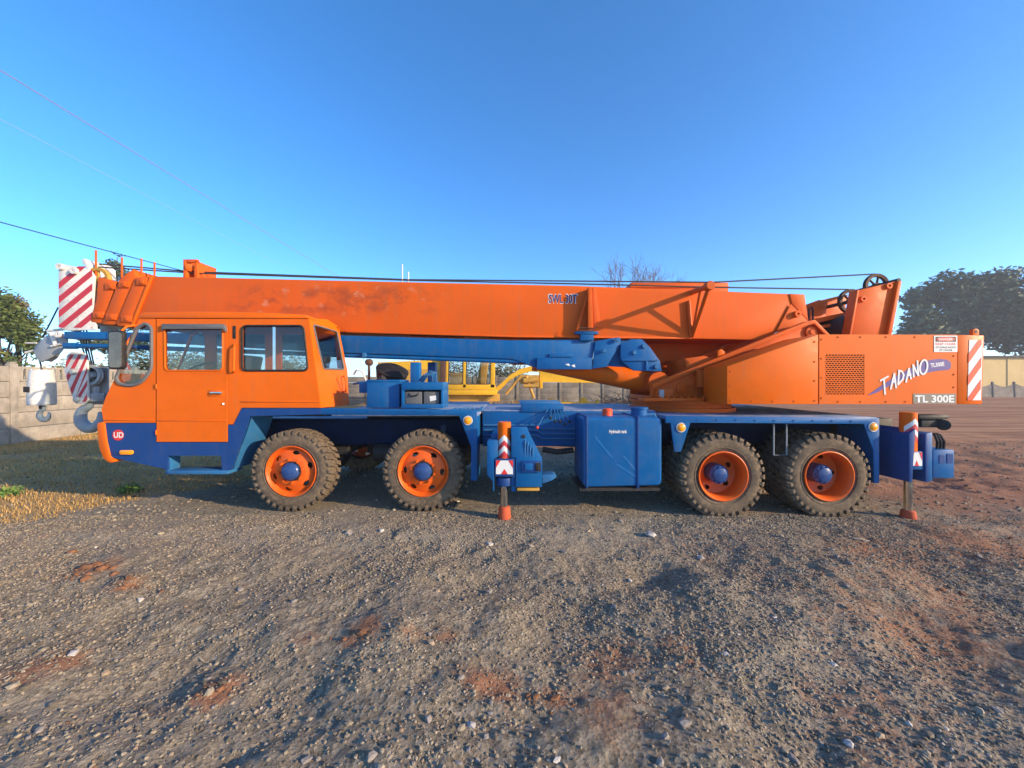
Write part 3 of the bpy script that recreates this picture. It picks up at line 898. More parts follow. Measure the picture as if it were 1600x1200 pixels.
MB().plate(z3(door_win, Dn + 0.006), [], 0.005).build('window_pane', 'glass', door, smooth=False)
b = MB(); b.tube([W(x, y, Dn - 0.008) for x, y in door_win + door_win[:2]], 0.010, 6); b.build('window_seal', 'orange', door)
pane('quarter_window', front_win, Dn, crane, 'trim_grey', 0.022)
rw = pane('rear_side_window', rear_win, Dn, crane, 'black', 0.014)
MB().pbox(426, 430.5, 510, 578, Dn + 0.004, Dn + 0.018).build('sliding_frame', 'chrome', rw)
cw = MB().plate([(x, y, D + 0.0) for x, y, D in chw], [], 0.005, back=(-1, 0, 0)).build('corner_window', 'glass', crane, smooth=False)
MB().tube([W(x, y, D) + Vector((0.004, 0, 0)) for x, y, D in chw + chw[:2]], 0.012, 6).build('window_seal', 'trim_grey', cw)
for nm, ol in (('far_window', fs(front_win)), ('far_window', fs(door_win)), ('far_window', fs(rear_win))):
    MB().plate([(x, y, D + 0.01) for x, y, D in ol], [], 0.005).build(nm, 'glass', crane, smooth=False)
ws = MB(); a, b_ = W(211, 509, Dn), W(183.5, 582, Dn)
ws.add([(a.x, 5.05, a.z), (b_.x, 5.05, b_.z), (b_.x, Df - 0.05, b_.z), (a.x, Df - 0.05, a.z)], [(0, 1, 2, 3)])
ws.build('windscreen', 'glass', crane, smooth=False)
MB().tube([W(366, 538, Dn - 0.0), W(366, 541, Dn - 0.055), W(365.5, 560, Dn - 0.06), W(365, 579, Dn - 0.055), W(365, 582, Dn)], 0.013, 8).build('grab_handle', 'orange', crane)
pbox('vent_slot', 'black', 363.5, 368, 509, 529, Dn - 0.006, Dn + 0.003, 0.002)
MB().tube([W(536, 588, 5.72), W(539, 588, 5.68), W(541, 600, 5.68), W(540, 612, 5.68), W(537, 612, 5.72)], 0.012, 8).build('grab_handle', 'orange', crane)
part('swage_line', 'orange', [(376, 626.5), (499, 627), (499, 628.5), (376, 628.5)], Dn - 0.010, Dn - 0.001, 0.002)
part('swage_line', 'orange', [(163, 655.5), (242, 656), (242, 657.6), (163, 657.2)], Dn - 0.010, Dn - 0.001, 0.002)
# mirror
mr_ = MB().prism(rrect(168, 191.5, 516, 577, 5), 4.80, 4.86).build('wing_mirror', 'black', crane, bevel=0.012)
MB().prism(rrect(170, 189.5, 519, 574, 4), 4.792, 4.801).build('mirror_glass', 'mirror_glass', mr_)
MB().tube([W(187, 520, 4.86), W(198, 510, 4.93), W(213, 508, 5.02)], 0.014, 8).tube([W(187, 570, 4.86), W(191, 548, 4.93), W(207, 522, 5.02)], 0.012, 8).build('mirror_arm', 'orange', mr_)
# lower body
low = MB()
low.plate(z3([(160.5, 661.3), (243.5, 661.3), (243.5, 691.3), (356.5, 691.3), (356.5, 664), (364.5, 664), (377.5, 638), (500.8, 638), (500.8, 647.5), (390, 650.5), (383, 673), (361, 734.5), (347.5, 734.5), (345, 712), (262, 712), (262, 733.5), (171, 714), (165, 700)], Dn - 0.002), [], 0.03)
low.build('lower_body', 'blue_navy', crane)
lb = MB(); lb.box((-5.28, 5.032, 0.70), (-3.62, 5.06, 1.12)); lb.box((-5.28, 5.06, 0.72), (-5.22, 7.58, 1.12)); lb.build('front_body', 'blue_navy', crane)
arch = MB(); q = [W(x, y, Dn) for x, y in [(391, 651), (384, 673), (362, 734)]]
for a, c in zip(q[:-1], q[1:]): arch.add([(a.x, Dn + 0.03, a.z), (c.x, Dn + 0.03, c.z), (c.x, 5.5, c.z), (a.x, 5.5, a.z)], [(0, 1, 2, 3)])
arch.build('arch_liner', 'blue_light', crane)
st = MB(); st.pbox(262, 356, 735.5, 741, 4.97, 5.22); st.pbox(258, 264.5, 712, 741, 5.03, 5.2); st.pbox(346, 352, 713, 741, 5.03, 5.2)
st.build('cab_step', 'blue_light', crane, bevel=0.004)
bp = MB(); bo = [W(x, y, Dn - 0.02) for x, y in rpoly([(151, 661), (162, 659), (166, 690), (172, 715), (182, 721), (171, 724), (161, 716), (154, 698)], 5)]
bp.prismw([(p.x, p.z) for p in bo], Dn - 0.02, 7.6); bp.build('front_bumper', 'orange', crane, bevel=0.01)
# round badge and side indicator
bc = W(185, 679.8, Dn)
bd = MB().lathe([(0.001, -0.008), (0.070, -0.008), (0.072, -0.002)], bc, 40).build('badge', 'red_print', crane)
text('UD', 177.5, 193, 675.3, 684.3, Dn - 0.0095, 'white_print', bd, bold=0.03)
pbox('indicator_base', 'blue_navy', 174, 207, 702, 712, Dn - 0.008, Dn - 0.003, 0.002)
MB().prism(rrect(186, 207, 703.5, 710.5, 3), Dn - 0.03, Dn - 0.009).build('side_indicator', 'amber', crane, bevel=0.006)

# --- deck equipment behind the cab
tb = pbox('tool_box', 'blue', 573, 624, 594.5, 637, 5.15, 5.60, 0.006)
MB().pbox(572, 625, 593.4, 596.5, 5.14, 5.61).build('lid', 'blue', tb, bevel=0.004)
bb = MB()
bb.pbox(627, 692, 597, 609, 5.06, 5.5); bb.pbox(627, 692, 631.5, 638, 5.06, 5.5); bb.pbox(627, 631, 609, 631.5, 5.062, 5.5); bb.pbox(689, 692, 609, 631.5, 5.062, 5.5); bb.pbox(631, 689, 609, 631.5, 5.46, 5.5)
bx_o = bb.build('battery_box', 'blue', crane, bevel=0.004)
for x0, x1 in ((633, 659), (662, 686)):
    MB().pbox(x0, x1, 612, 631, 5.10, 5.3).pbox(x0 + 3, x0 + 6, 610.5, 612, 5.14, 5.18).build('battery', 'trim_grey', bx_o, bevel=0.006)
MB().tube([W(636, 612, 5.12), W(642, 619, 5.08), W(652, 618, 5.08), W(656, 612, 5.12)], 0.009, 6).build('battery_cable', 'black', bx_o)
flat('battery_label', 'white_print', [[(671, 619), (681, 618), (682, 625), (672, 627)]], 5.098, bx_o)
pbox('valve_column', 'blue', 641, 655, 566, 597, 5.6, 5.75, 0.006)
pbox('valve_column', 'blue_navy', 668, 680, 566, 600, 6.2, 6.4, 0.006)
hs_ = MB()
for k in range(4): hs_.tube([W(655 + k * 2, 594 + k, 5.4), W(663 + 3 * k, 586 - 2 * k, 5.3), W(675 + 2 * k, 585 - k, 5.35), W(676 + k * 2, 597, 5.4)], 0.014, 7)
hs_.build('hose_bundle', 'blue_light', crane)
ac = MB(); cc = W(613, 580, 6.0); dn_ = Vector((0.30, -0.35, 0.85)).normalized()
ac.cyl(cc - dn_ * 0.12, cc + dn_ * 0.02, 0.22, 0.25, 28); ac.cyl(cc + dn_ * 0.02, cc + dn_ * 0.06, 0.25, 0.17, 28); ac.cyl(cc - dn_ * 0.45, cc - dn_ * 0.1, 0.12, n=16)
ac.build('air_intake', 'black', crane)
en = MB(); en.box((-2.2, 5.95, 1.262), (-1.2, 6.2, 1.62)); en.cyl((-2.05, 5.5, 1.42), (-1.72, 5.5, 1.42), 0.10); en.cyl((-2.0, 5.45, 1.55), (-1.8, 5.4, 1.72), 0.05)
en.build('engine_block', 'dark_metal', crane, bevel=0.015)
pp = MB(); pp.tube([W(553, 585, 5.45), W(557, 578, 5.4), W(566, 580, 5.4), W(572, 595, 5.45), W(574, 606, 5.5)], 0.013, 7); pp.build('coolant_hose', 'white_paint', crane)
pp = MB(); pp.box((-2.12, 5.32, 1.50), (-1.85, 5.42, 1.66)); pp.tube([W(552, 600, 5.4), W(562, 598, 5.35), W(575, 600, 5.4)], 0.016, 7); pp.build('pump_unit', 'blue', crane, bevel=0.008)
c = W(575.5, 566, 5.9)
MB().lathe([(0.001, -0.03), (0.03, -0.028), (0.05, -0.01), (0.055, 0.06), (0.001, 0.08)], c, 24).cyl(c + Vector((0, 0.03, -0.04)), c + Vector((0, 0.03, -0.65)), 0.02, n=8).build('work_lamp', 'brown_rust_shade', crane)  # brown here stands in for shade on an orange lamp
pl = MB(); pl.box((-0.44, 5.10, 1.262), (-0.40, 5.44, 1.30))
for k in range(7): pl.box((-0.82 + 0.06 * k, 5.08, 1.2625), (-0.79 + 0.06 * k, 5.5, 1.285))
pl.build('step_slats', 'blue_light', crane)

# door hinges, lock, bolts and pipework
for y in (600, 672): MB().cyl(W(244.2, y, Dn - 0.016), W(244.2, y + 7, Dn - 0.016), 0.011, n=10).build('door_hinge', 'orange', door)
MB().cyl(W(349, 631, Dn - 0.008), W(349, 631, Dn - 0.016), 0.012, n=14).build('door_lock', 'chrome', door)
for k, (x, y) in enumerate([(505 + 24 * i, 642.5) for i in range(9)]):
    c = W(x, y, 5.0); MB().cyl(c, c + Vector((0, -0.010, 0)), 0.010, n=6).build('fender_bolt', 'blue', crane)
for k, (x, y) in enumerate([(1090 + 30 * i, 656 + 0.25 * i) for i in range(9)]):
    c = W(x, y, 4.82); MB().cyl(c, c + Vector((0, -0.010, 0)), 0.010, n=6).build('fender_bolt', 'blue', crane)
for k in range(3):
    z = 0.90 + 0.07 * k
    MB().tube([(-0.40, 5.44, z), (0.35, 5.43, z), (0.42, 5.44, z - 0.05), (1.2, 5.43, z - 0.05), (1.95, 5.44, z - 0.08)], 0.013, 7).build('frame_pipe', 'blue_light', crane)

# --- control levers
cb = MB().pbox(815, 881, 631, 644, 5.44, 5.9).build('control_box', 'blue', crane, bevel=0.006)
MB().pbox(812, 876, 627.5, 631.2, 5.5, 6.0).build('box_cover', 'blue_light', cb, bevel=0.003)
for k, (x0, x1, y1, mt) in enumerate(((856, 839.5, 668, 'fluo_red'), (861, 860, 653, 'black'), (866, 868, 658.5, 'black'), (870, 875.5, 659, 'black'), (874, 883, 663, 'black'), (878, 890, 659, 'black'))):
    lv = MB().cyl(W(x0, 639, 5.45), W(x1, y1, 5.12), 0.007, n=8).build('control_lever', 'blue_light', crane)
    MB().lathe([(0.001, -0.025), (0.016, -0.02), (0.021, 0.0), (0.015, 0.02), (0.001, 0.026)], W(x1, y1, 5.12), 12).build('knob', mt, lv)

# --- hydraulic tank
tz = [W(x, y, 4.85) for x, y in rpoly([(911, 652), (1034.5, 652), (1034.5, 759), (911, 762)], 9, 5)]
tk = MB().prismw([(p.x, p.z) for p in tz], 4.85, 5.55).build('hydraulic_tank', 'blue', crane, bevel=0.03, seg=4)
for x0, x1 in ((915.5, 918), (995, 998)):
    b = MB()
    q = [W(x, y, 4.85) for x, y in rpoly([(x0, 650.5), (x1, 650.5), (x1, 763), (x0, 763)], 0.4, 1)]
    b.prismw([(p.x, p.z) for p in q], 4.835, 5.56); b.build('tank_strap', 'blue_navy', tk, bevel=0.006)
for a, c_ in (((929, 684), (950, 713)), ((928, 684), (948, 708)), ((972, 714), (993, 742)), ((963, 726), (989, 748)), ((937, 699), (957, 701))):
    pass
for (x0, y0), (x1, y1) in (((927, 682), (953, 714)), ((960, 724), (992, 745)), ((970, 711), (993, 738))):
    MB().cyl(W(x0, y0, 4.9295), W(x1, y1, 4.9295), 0.082, n=48).build('pressed_rib', 'blue', tk)
text('Hydraulic tank', 952, 979.5, 671.5, 678.5, 4.8475, 'white_print', tk, bold=0.025)
tp = W(948, 652, 5.1)
MB().lathe([(0.10, -0.005), (0.10, 0.012), (0.07, 0.02), (0.066, 0.03), (0.066, 0.15), (0.055, 0.165), (0.001, 0.168)], (1.27, 5.12, tz[0].z), 24, axis='Z').build('filler_cap', 'fluo_red', tk, ang=25)
fl = MB().lathe([(0.14, -0.005), (0.14, 0.03), (0.105, 0.035), (0.105, 0.15), (0.12, 0.155), (0.12, 0.18), (0.001, 0.19)], (1.72, 5.2, tz[0].z), 28, axis='Z').build('return_filter', 'blue', tk, ang=25)
MB().tube([(1.82, 5.2, tz[0].z + 0.07), (1.92, 5.2, tz[0].z + 0.08), (1.97, 5.22, tz[0].z), (1.97, 5.3, tz[0].z - 0.2)], 0.025, 8).build('return_pipe', 'blue_light', tk)
MB().pbox(906, 1031, 762.5, 767, 4.86, 5.5).build('tank_bracket', 'dark_metal', tk)
sp = MB(); sp.tube([W(848, 702, 5.4), W(870, 706, 5.4), W(896, 703, 5.4)], 0.04, 10); sp.build('exhaust_pipe', 'dark_metal', crane)


# --- outriggers
def chevrons(b, c, r, zs, h, slope, amax, n=10, th=0.002):
    """bands bent in a V round the near side of an upright cylinder"""
    for z in zs:
        for i in range(n):
            v = []
            for rr in (r + th, r):
                for t in (-amax + 2 * amax * i / n, -amax + 2 * amax * (i + 1) / n):
                    for dz in (0, h):
                        v.append((c.x + rr * math.sin(t), c.y - rr * math.cos(t), z + dz - abs(t) * r * slope))
            b.add(v, [(0, 2, 3, 1), (4, 5, 7, 6), (0, 4, 6, 2), (1, 3, 7, 5)])


def outrigger(cx, D, ytop, ycyl, yfoot0, yfoot1, r=0.082):
    c = W(cx, 700, D)
    top = W(cx, ytop, D).z; mid_ = W(cx, ycyl, D).z
    o = MB().lathe([(0.001, top), (r - 0.01, top), (r, top - 0.01), (r, mid_ - 0.12)], (c.x, D, 0), 32, axis='Z').build('jack_cylinder', 'orange', crane)
    cc = Vector((c.x, D, 0)); w = MB(); rd = MB()
    chevrons(w, cc, r, [mid_ + 0.10, mid_ + 0.23], 0.065, 1.0, 1.25); chevrons(rd, cc, r, [mid_ + 0.035, mid_ + 0.165], 0.065, 1.0, 1.25)
    w.build('chevron_white', 'white_print', o); rd.build('chevron_red', 'stripe_red', o)
    z0 = W(cx, yfoot0, D).z; z1 = W(cx, yfoot1, D).z
    MB().cyl((c.x, D, mid_ - 0.3), (c.x, D, z0 - 0.02), 0.046, n=24).build('jack_rod', 'chrome', crane)
    MB().lathe([(0.001, z0 + 0.012), (0.060, z0 + 0.012), (0.070, z0), (0.074, z0 - 0.03), (0.080, z1 + 0.02), (0.080, z1 - 0.03), (0.001, z1 - 0.03)], (c.x, D, 0), 28, axis='Z').build('jack_foot', 'foot_red', crane)
    return c


def vsign(x0, x1, y0, y1, D, parent):
    o = flat('chevron_board', 'white_print', [[(x0, y0), (x1, y0), (x1, y1), (x0, y1)]], D, parent, 0.004)
    w, h = x1 - x0, y1 - y0; xm = (x0 + x1) / 2
    flat('chevron_red', 'red_print', [[(x0, y0), (x0 + w * 0.27, y0), (x0, y0 + h * 0.55)], [(x1, y0), (x1, y0 + h * 0.55), (x1 - w * 0.27, y0)],
                                      [(xm, y0 + h * 0.62), (xm + w * 0.2, y1), (xm - w * 0.2, y1)]], D - 0.0045, o, 0.002)
    return o


DO = 4.80
outrigger(788, DO, 659, 715, 792, 806)
ob = MB(); ob.prism([(761, 690), (763, 688), (778, 688), (778, 714), (772, 717), (772, 768), (770, 768), (770, 752), (761, 742)], DO - 0.10, DO + 0.10)
ob.prism([(799, 667), (823, 667), (828, 679), (847, 716), (847, 761), (806, 761), (806, 715), (799, 715)], DO - 0.10, DO - 0.07)
ob.prism([(799, 667), (823, 667), (828, 679), (847, 716), (847, 761), (806, 761), (806, 715), (799, 715)], DO + 0.07, DO + 0.10)
ob.pbox(799, 806, 668, 768, DO - 0.065, DO + 0.065); ob.pbox(806, 846, 748, 761, DO - 0.065, DO + 0.065)
ob.build('outrigger_housing', 'blue', crane, bevel=0.004)
sl = MB(); sl.pbox(773, 804, 717, 745, DO - 0.105, DO + 0.10); c0 = W(788, 750, DO); sl.cyl((c0.x, DO, W(0, 745, DO).z), (c0.x, DO, W(0, 757, DO).z), 0.10, n=28)
slv = sl.build('jack_sleeve', 'blue_navy', crane, bevel=0.004)
vsign(775, 801.5, 719.5, 741, DO - 0.106, slv)
pbox('outrigger_pad', 'ochre', 808, 843, 763, 767, DO - 0.10, DO + 0.1, 0.003)
pf = pbox('valve_panel', 'blue_navy', 816, 846, 721, 738, DO - 0.13, DO - 0.10, 0.003)
MB().pbox(820, 832, 724, 734.5, DO - 0.14, DO - 0.13).build('valve_cover', 'blue', pf, bevel=0.004)
MB().pbox(836.5, 845, 723.5, 736, DO - 0.138, DO - 0.13).build('valve_socket', 'black', pf, bevel=0.002)
rb = MB()
for x in (820, 824, 828, 832): rb.tube([W(x, 719, DO - 0.09), W(x + 0.5, 690 + (x - 820) * 1.2, DO - 0.11), W(x + 2, 682 + (x - 820), DO - 0.08)], 0.008, 6)
rb.build('hydraulic_lines', 'blue_light', crane)
part('step_bracket', 'blue_light', [(847, 742), (866, 742), (870, 745), (864, 750), (848, 756)], DO - 0.1, DO + 0.1, 0.004)
for k in (818,): MB().lathe([(0.001, -0.012), (0.02, -0.01), (0.024, 0.0)], W(818, 682, DO - 0.10), 16).build('pin_cap', 'black', crane)
bm_ = MB(); xc = W(788, 700, DO).x; bm_.box((xc - 0.17, DO + 0.10, 0.66), (xc + 0.17, 7.7, 0.98)); bm_.build('outrigger_beam', 'blue', crane, bevel=0.006)

DR = 4.78
rc = outrigger(1419, DR, 644, 690, 798, 810)
rb_ = MB()
xl = W(1420, 700, DR).x
rb_.prismw([(xl - 0.10, 0.43), (xl - 0.10, 1.02), (xl - 0.02, 1.08), (xl - 0.06, 0.43)], DR - 0.10, 5.9)
rb_.prismw([(xl + 0.10, 0.43), (xl + 0.10, 1.02), (xl + 0.14, 1.02), (xl + 0.14, 0.43)], DR - 0.10, 5.9)
rb_.box((xl - 0.099, DR + 0.12, 0.45), (xl + 0.099, 7.8, 0.98))
rb_.build('outrigger_housing', 'blue_navy', crane, bevel=0.005)
rs_ = MB().box((xl - 0.055, DR - 0.085, 0.58), (xl + 0.095, DR + 0.10, 0.80)).build('jack_sleeve', 'blue', crane, bevel=0.004)
vsign(1424.5, 1441, 707, 728, DR - 0.088, rs_)
rq = MB(); rq.prism([(1441, 678), (1457, 676), (1457, 752), (1447, 752), (1447, 720), (1441, 712)], DR - 0.02, DR + 0.3); rq.pbox(1458, 1491, 703, 747, DR, DR + 0.28)
rq.build('rear_locker', 'blue', crane, bevel=0.006)
MB().pbox(1468, 1476, 711, 724, DR - 0.006, DR - 0.001).pbox(1480, 1489, 709, 724, DR - 0.006, DR - 0.001).build('locker_latch', 'blue_navy', crane)
hh = MB()
for k in range(3): hh.tube([W(1464 + 5 * k, 703, DR + 0.1), W(1465 + 5 * k, 690, DR + 0.05), W(1461 + 4 * k, 680, DR + 0.12), W(1457 + 3 * k, 678, DR + 0.2)], 0.016, 7)
hh.build('hydraulic_hoses', 'black', crane)
tw = MB(); tw.pbox(1436, 1482, 649, 655, 5.0, 5.2); tw.pbox(1440, 1478, 655, 668, 5.04, 5.16); tw.cyl(W(1474, 664, 5.0), W(1474, 664, 5.25), 0.07, n=16); tw.build('tow_bracket', 'black', crane, bevel=0.006)
rm = MB(); rm.box((4.75, 5.6, 0.72), (5.55, 7.0, 1.12)); rm.build('rear_crossmember', 'dark_metal', crane, bevel=0.01)

# --- slewing ring and superstructure
tt = MB(); tt.lathe([(0.001, 1.207), (0.80, 1.207), (0.80, 1.262), (0.74, 1.264), (0.74, 1.33), (0.80, 1.332), (0.80, 1.372), (0.001, 1.372)], (2.75, 6.3, 0), 56, axis='Z')
tt.build('slewing_ring', 'orange_super', crane, ang=25)
sp_pts = [(1016.5, 626), (1017, 600), (1256, 503), (1268, 500.5), (1291, 524), (1310, 640), (1016, 640)]
for D0, D1 in ((5.80, 5.84), (6.80, 6.84)):
    q = [W(x, y, 5.80) for x, y in sp_pts]
    s_o = MB().prismw([(p.x, max(p.z, 1.38)) for p in q], D0, D1).build('superstructure_plate', 'orange_super', crane, bevel=0.003)
    q = [W(x, y, 5.80) for x, y in [(1017, 600), (1256, 503), (1268, 500.5), (1291, 524), (1287, 527), (1267, 507), (1257, 509.5), (1018, 606.5)]]
    MB().prismw([(p.x, p.z) for p in q], D0 - 0.07, D0 - 0.001).build('edge_flange', 'orange_super', s_o, bevel=0.004)
    for x, y, r in ((1064, 606, 0.075), (1266, 519, 0.085)):
        c = W(x, y, 5.80); c.y = D0
        MB().lathe([(0.001, -0.05), (r * 0.4, -0.05), (r * 0.45, -0.035), (r * 0.75, -0.035), (r, -0.03), (r, -0.001)], c, 28).build('pin_boss', 'orange_super', s_o)
fb = MB(); q0, q1 = W(1016, 630, 5.8), W(1320, 630, 5.8)
fb.box((q0.x, 5.845, 1.374), (q1.x, 6.795, 1.44)); fb.box((1.9, 5.5, 1.375), (2.75, 5.795, 1.42)); fb.build('turntable_bed', 'orange_super', crane, bevel=0.005)
pbox('junction_box', 'orange_super', 1091, 1126, 578, 605, 5.66, 5.798, 0.008)
pbox('junction_lid', 'orange_super', 1110, 1124, 577, 601, 5.61, 5.658, 0.005)
wl = pbox('work_lamp', 'orange_super', 1029, 1052, 608, 624, 5.62, 5.798, 0.006)
MB().pbox(1031, 1038, 609, 622, 5.58, 5.619).build('lamp_lens', 'grey_paint', wl, bevel=0.008)
part('lifting_eye', 'orange', [(1122, 557), (1122, 548), (1127, 545), (1132, 549), (1133, 553)], 5.72, 5.76, 0.003)
for k in range(10):
    c = W(1030 + 11 * k, 626, 5.6)
    MB().cyl((c.x, 5.56, 1.376), (c.x, 5.56, 1.445), 0.018, n=6).build('ring_bolt', 'orange_super', crane)
fp = MB(); q = [W(x, y, 6.84) for x, y in [(965, 535), (1180, 535), (1120, 585), (990, 585)]]
fp.prismw([(p.x, p.z) for p in q], 6.85, 6.9); fp.build('far_side_plate', 'orange_super', crane, bevel=0.004)
kb = MB(); kb.prism([(1070, 560), (1100, 556), (1120, 560), (1120, 585), (1075, 585)], 5.95, 6.7); kb.build('valve_block', 'orange_super', crane, bevel=0.01)

# side housing and counterweight
def bolts(pts, D, parent, mat='orange', r=0.010):
    for x, y in pts:
        c = W(x, y, D); MB().cyl(c + Vector((0, 0.001, 0)), c + Vector((0, -0.009, 0)), r, n=6).build('cover_bolt', mat, parent)



Dh = 5.0
hz = [W(x, y, Dh) for x, y in [(1136, 572.5), (1278.5, 522.5), (1278.5, 631.5), (1136, 631.5)]]
MB().prismw([(p.x, p.z) for p in hz], Dh, 5.62).build('engine_cover', 'orange', crane, bevel=0.006)
# panel with the vent opening
gx0, gx1, gy0, gy1 = 1289.5, 1350.5, 553.5, 617.0
vp = MB().plate(z3([(1280, 522.5), (1495.6, 523), (1494.8, 631.5), (1280, 631.5)], Dh), [z3([(gx0, gy0), (gx1, gy0), (gx1, gy1), (gx0, gy1)], Dh)], 0.03)
a = W(1280, 522.5, Dh); b_ = W(1495.6, 631.5, Dh)
vp.box((a.x, 5.0305, a.z - 0.03), (b_.x, 5.62, a.z)); vp.box((a.x, 5.0305, b_.z), (b_.x, 5.62, b_.z + 0.03)); vp.box((a.x, 5.62, b_.z), (b_.x, 5.64, a.z)); vp.box((a.x, 5.0305, b_.z + 0.031), (a.x + 0.02, 5.62, a.z - 0.031))
side = vp.build('vent_cover', 'orange', crane, bevel=0)
MB().pbox(gx0 - 3, gx1 + 3, gy0 - 3, gy1 + 3, 5.10, 5.12).build('vent_backing', 'black', side)
gr = MB(); rows = 20; ph_ = (gy1 - gy0) / rows
for r_ in range(rows + 1):
    y = gy0 + ph_ * r_
    gr.pbox(gx0, gx1, y - ph_ * 0.22, y + ph_ * 0.22, Dh + 0.002, Dh + 0.016)
    if r_ < rows:
        off = 0 if r_ % 2 else 0.5
        for k in range(-1, 13):
            x = gx0 + (gx1 - gx0) * (k + off + 0.5) / 12.5
            xa, xb = max(x - 0.6, gx0), min(x + 0.6, gx1)
            if xb > xa: gr.pbox(xa, xb, y + ph_ * 0.22, y + ph_ * 0.78, Dh + 0.0025, Dh + 0.0155)
gr.build('vent_grille', 'orange', side, smooth=False)
cwz = [W(x, y, Dh) for x, y in [(1496.6, 523), (1538, 524), (1534.5, 631.5), (1495.6, 631.5)]]
cwt = MB().prismw([(p.x, p.z) for p in cwz], Dh, 7.6).build('counterweight', 'orange', crane, bevel=0.008)
fh = MB(); fh.prismw([(p.x, p.z) for p in [hz[0], W(1495, 523, Dh), W(1495, 631.5, Dh), hz[3]]], 6.98, 7.6); fh.build('far_cover', 'orange', crane, bevel=0.006)
lg = MB(); lg.prism(rpoly([(1520, 524), (1520, 516), (1523, 513.5), (1527, 513.5), (1530, 516), (1530, 524)], 1.5), 5.1, 5.14); lgo = lg.build('lifting_lug', 'orange', cwt, bevel=0.003)
MB().lathe([(0.001, -0.003), (0.02, -0.003), (0.021, 0.0)], W(1525, 518, 5.1), 14).build('lug_hole', 'black', cwt)
bolts([(1284, y) for y in (530, 560, 590, 622)] + [(1490.5, y) for y in (556, 585, 605)] + [(x, 526.5) for x in (1310, 1345, 1385, 1430)] + [(x, 627.5) for x in (1310, 1345, 1385, 1415)], Dh, side)
bolts([(1142, y) for y in (580, 603, 626)] + [(1273, y) for y in (534, 565, 595, 626)] + [(x, 627) for x in (1175, 1208, 1241)], Dh, crane)
# warning stripes on the counterweight: pale board with red diagonals
x0s, x1s, y0s, y1s = 1513, 1535, 531, 625.5
flat('stripe_board', 'white_print', [[(1514.5, y0s), (1535.5, y0s), (1533, y1s), (1512, y1s)]], Dh - 0.001, cwt, 0.003)
pol = []


def clip_band(xa, xb, ya, yb, c, w, sl):
    """diagonal band  c < y + sl*(x - xa) < c + w  inside a rectangle"""
    ps = [(xa, ya), (xb, ya), (xb, yb), (xa, yb)]
    for sg, lim in ((1, c), (-1, c + w)):
        out = []
        for i in range(len(ps)):
            p, q = ps[i], ps[(i + 1) % len(ps)]
            fp_, fq = sg * (p[1] + sl * (p[0] - xa) - lim), sg * (q[1] + sl * (q[0] - xa) - lim)
            if fp_ >= 0: out.append(p)
            if fp_ * fq < 0:
                t_ = fp_ / (fp_ - fq); out.append((p[0] + t_ * (q[0] - p[0]), p[1] + t_ * (q[1] - p[1])))
        ps = out
        if len(ps) < 3: return None
    return ps


for k in range(4):
    p = clip_band(1514, 1534, y0s, y1s, 553 + 34.5 * k, 14.5, 1.45)
    if p: pol.append([(x - (y - y0s) * 0.02, y) for x, y in p])
flat('stripe_red', 'fluo_red', pol, Dh - 0.0045, cwt, 0.002)
# danger notice
nb = flat('danger_notice', 'white_print', [[(1459.5, 524.5), (1496, 524.5), (1496, 550), (1459.5, 550)]], Dh - 0.001, side, 0.003)
flat('notice_header', 'black_print', [[(1462, 526), (1494, 526), (1494, 534), (1462, 534)]], Dh - 0.0045, nb, 0.001)
ov = [(1478 + 14.5 * math.cos(k * math.pi / 12), 530 + 3.3 * math.sin(k * math.pi / 12)) for k in range(24)]
flat('notice_oval', 'red_print', [ov], Dh - 0.006, nb, 0.001)
text('DANGER', 1467, 1489, 528, 532, Dh - 0.0075, 'white_print', nb, bold=0.02)
text('KEEP CLEAR', 1462, 1493.5, 535.5, 539.3, Dh - 0.0055, 'red_print', nb, bold=0.01)
text('OF SWING RADIUS', 1462, 1493.5, 541.3, 544.2, Dh - 0.0055, 'black_print', nb, bold=0.01)
text('OF CRANE', 1467.5, 1488, 545.6, 548.4, Dh - 0.0055, 'black_print', nb, bold=0.01)
# brush-stroke emblem
Z8 = lambda l: [(1360 + x / 6.667, 480 + y / 6.667) for x, y in l]
sw_up = Z8([(-25, 915), (60, 855), (130, 808), (250, 728), (400, 645), (560, 568), (640, 546), (720, 538), (790, 545), (830, 565), (840, 595)])
sw_lo = Z8([(-25, 920), (60, 893), (130, 856), (250, 795), (400, 732), (560, 690), (640, 672), (720, 660), (790, 655), (825, 648), (840, 620)])
b = MB()
for i in range(len(sw_up) - 1): b.prism([sw_up[i], sw_up[i + 1], sw_lo[i + 1], sw_lo[i]], Dh - 0.003, Dh - 0.001)
b.build('emblem_swoosh', 'purple_print', side, smooth=False)


def strokes(name, mat, lines, D, width, parent):
    b = MB()
    for ln in lines:
        n = len(ln)
        for i in range(n - 1):
            a, c = Vector(ln[i]), Vector(ln[i + 1]); dd = (c - a).normalized(); nn = Vector((-dd.y, dd.x)) * width / 2
            e = dd * width * 0.35
            b.prism([tuple(a - e + nn), tuple(a - e - nn), tuple(c + e - nn), tuple(c + e + nn)], D - 0.002 - 0.00012 * (len(b.f) / 6 % 40), D)
    return b.build(name, mat, parent, smooth=False)


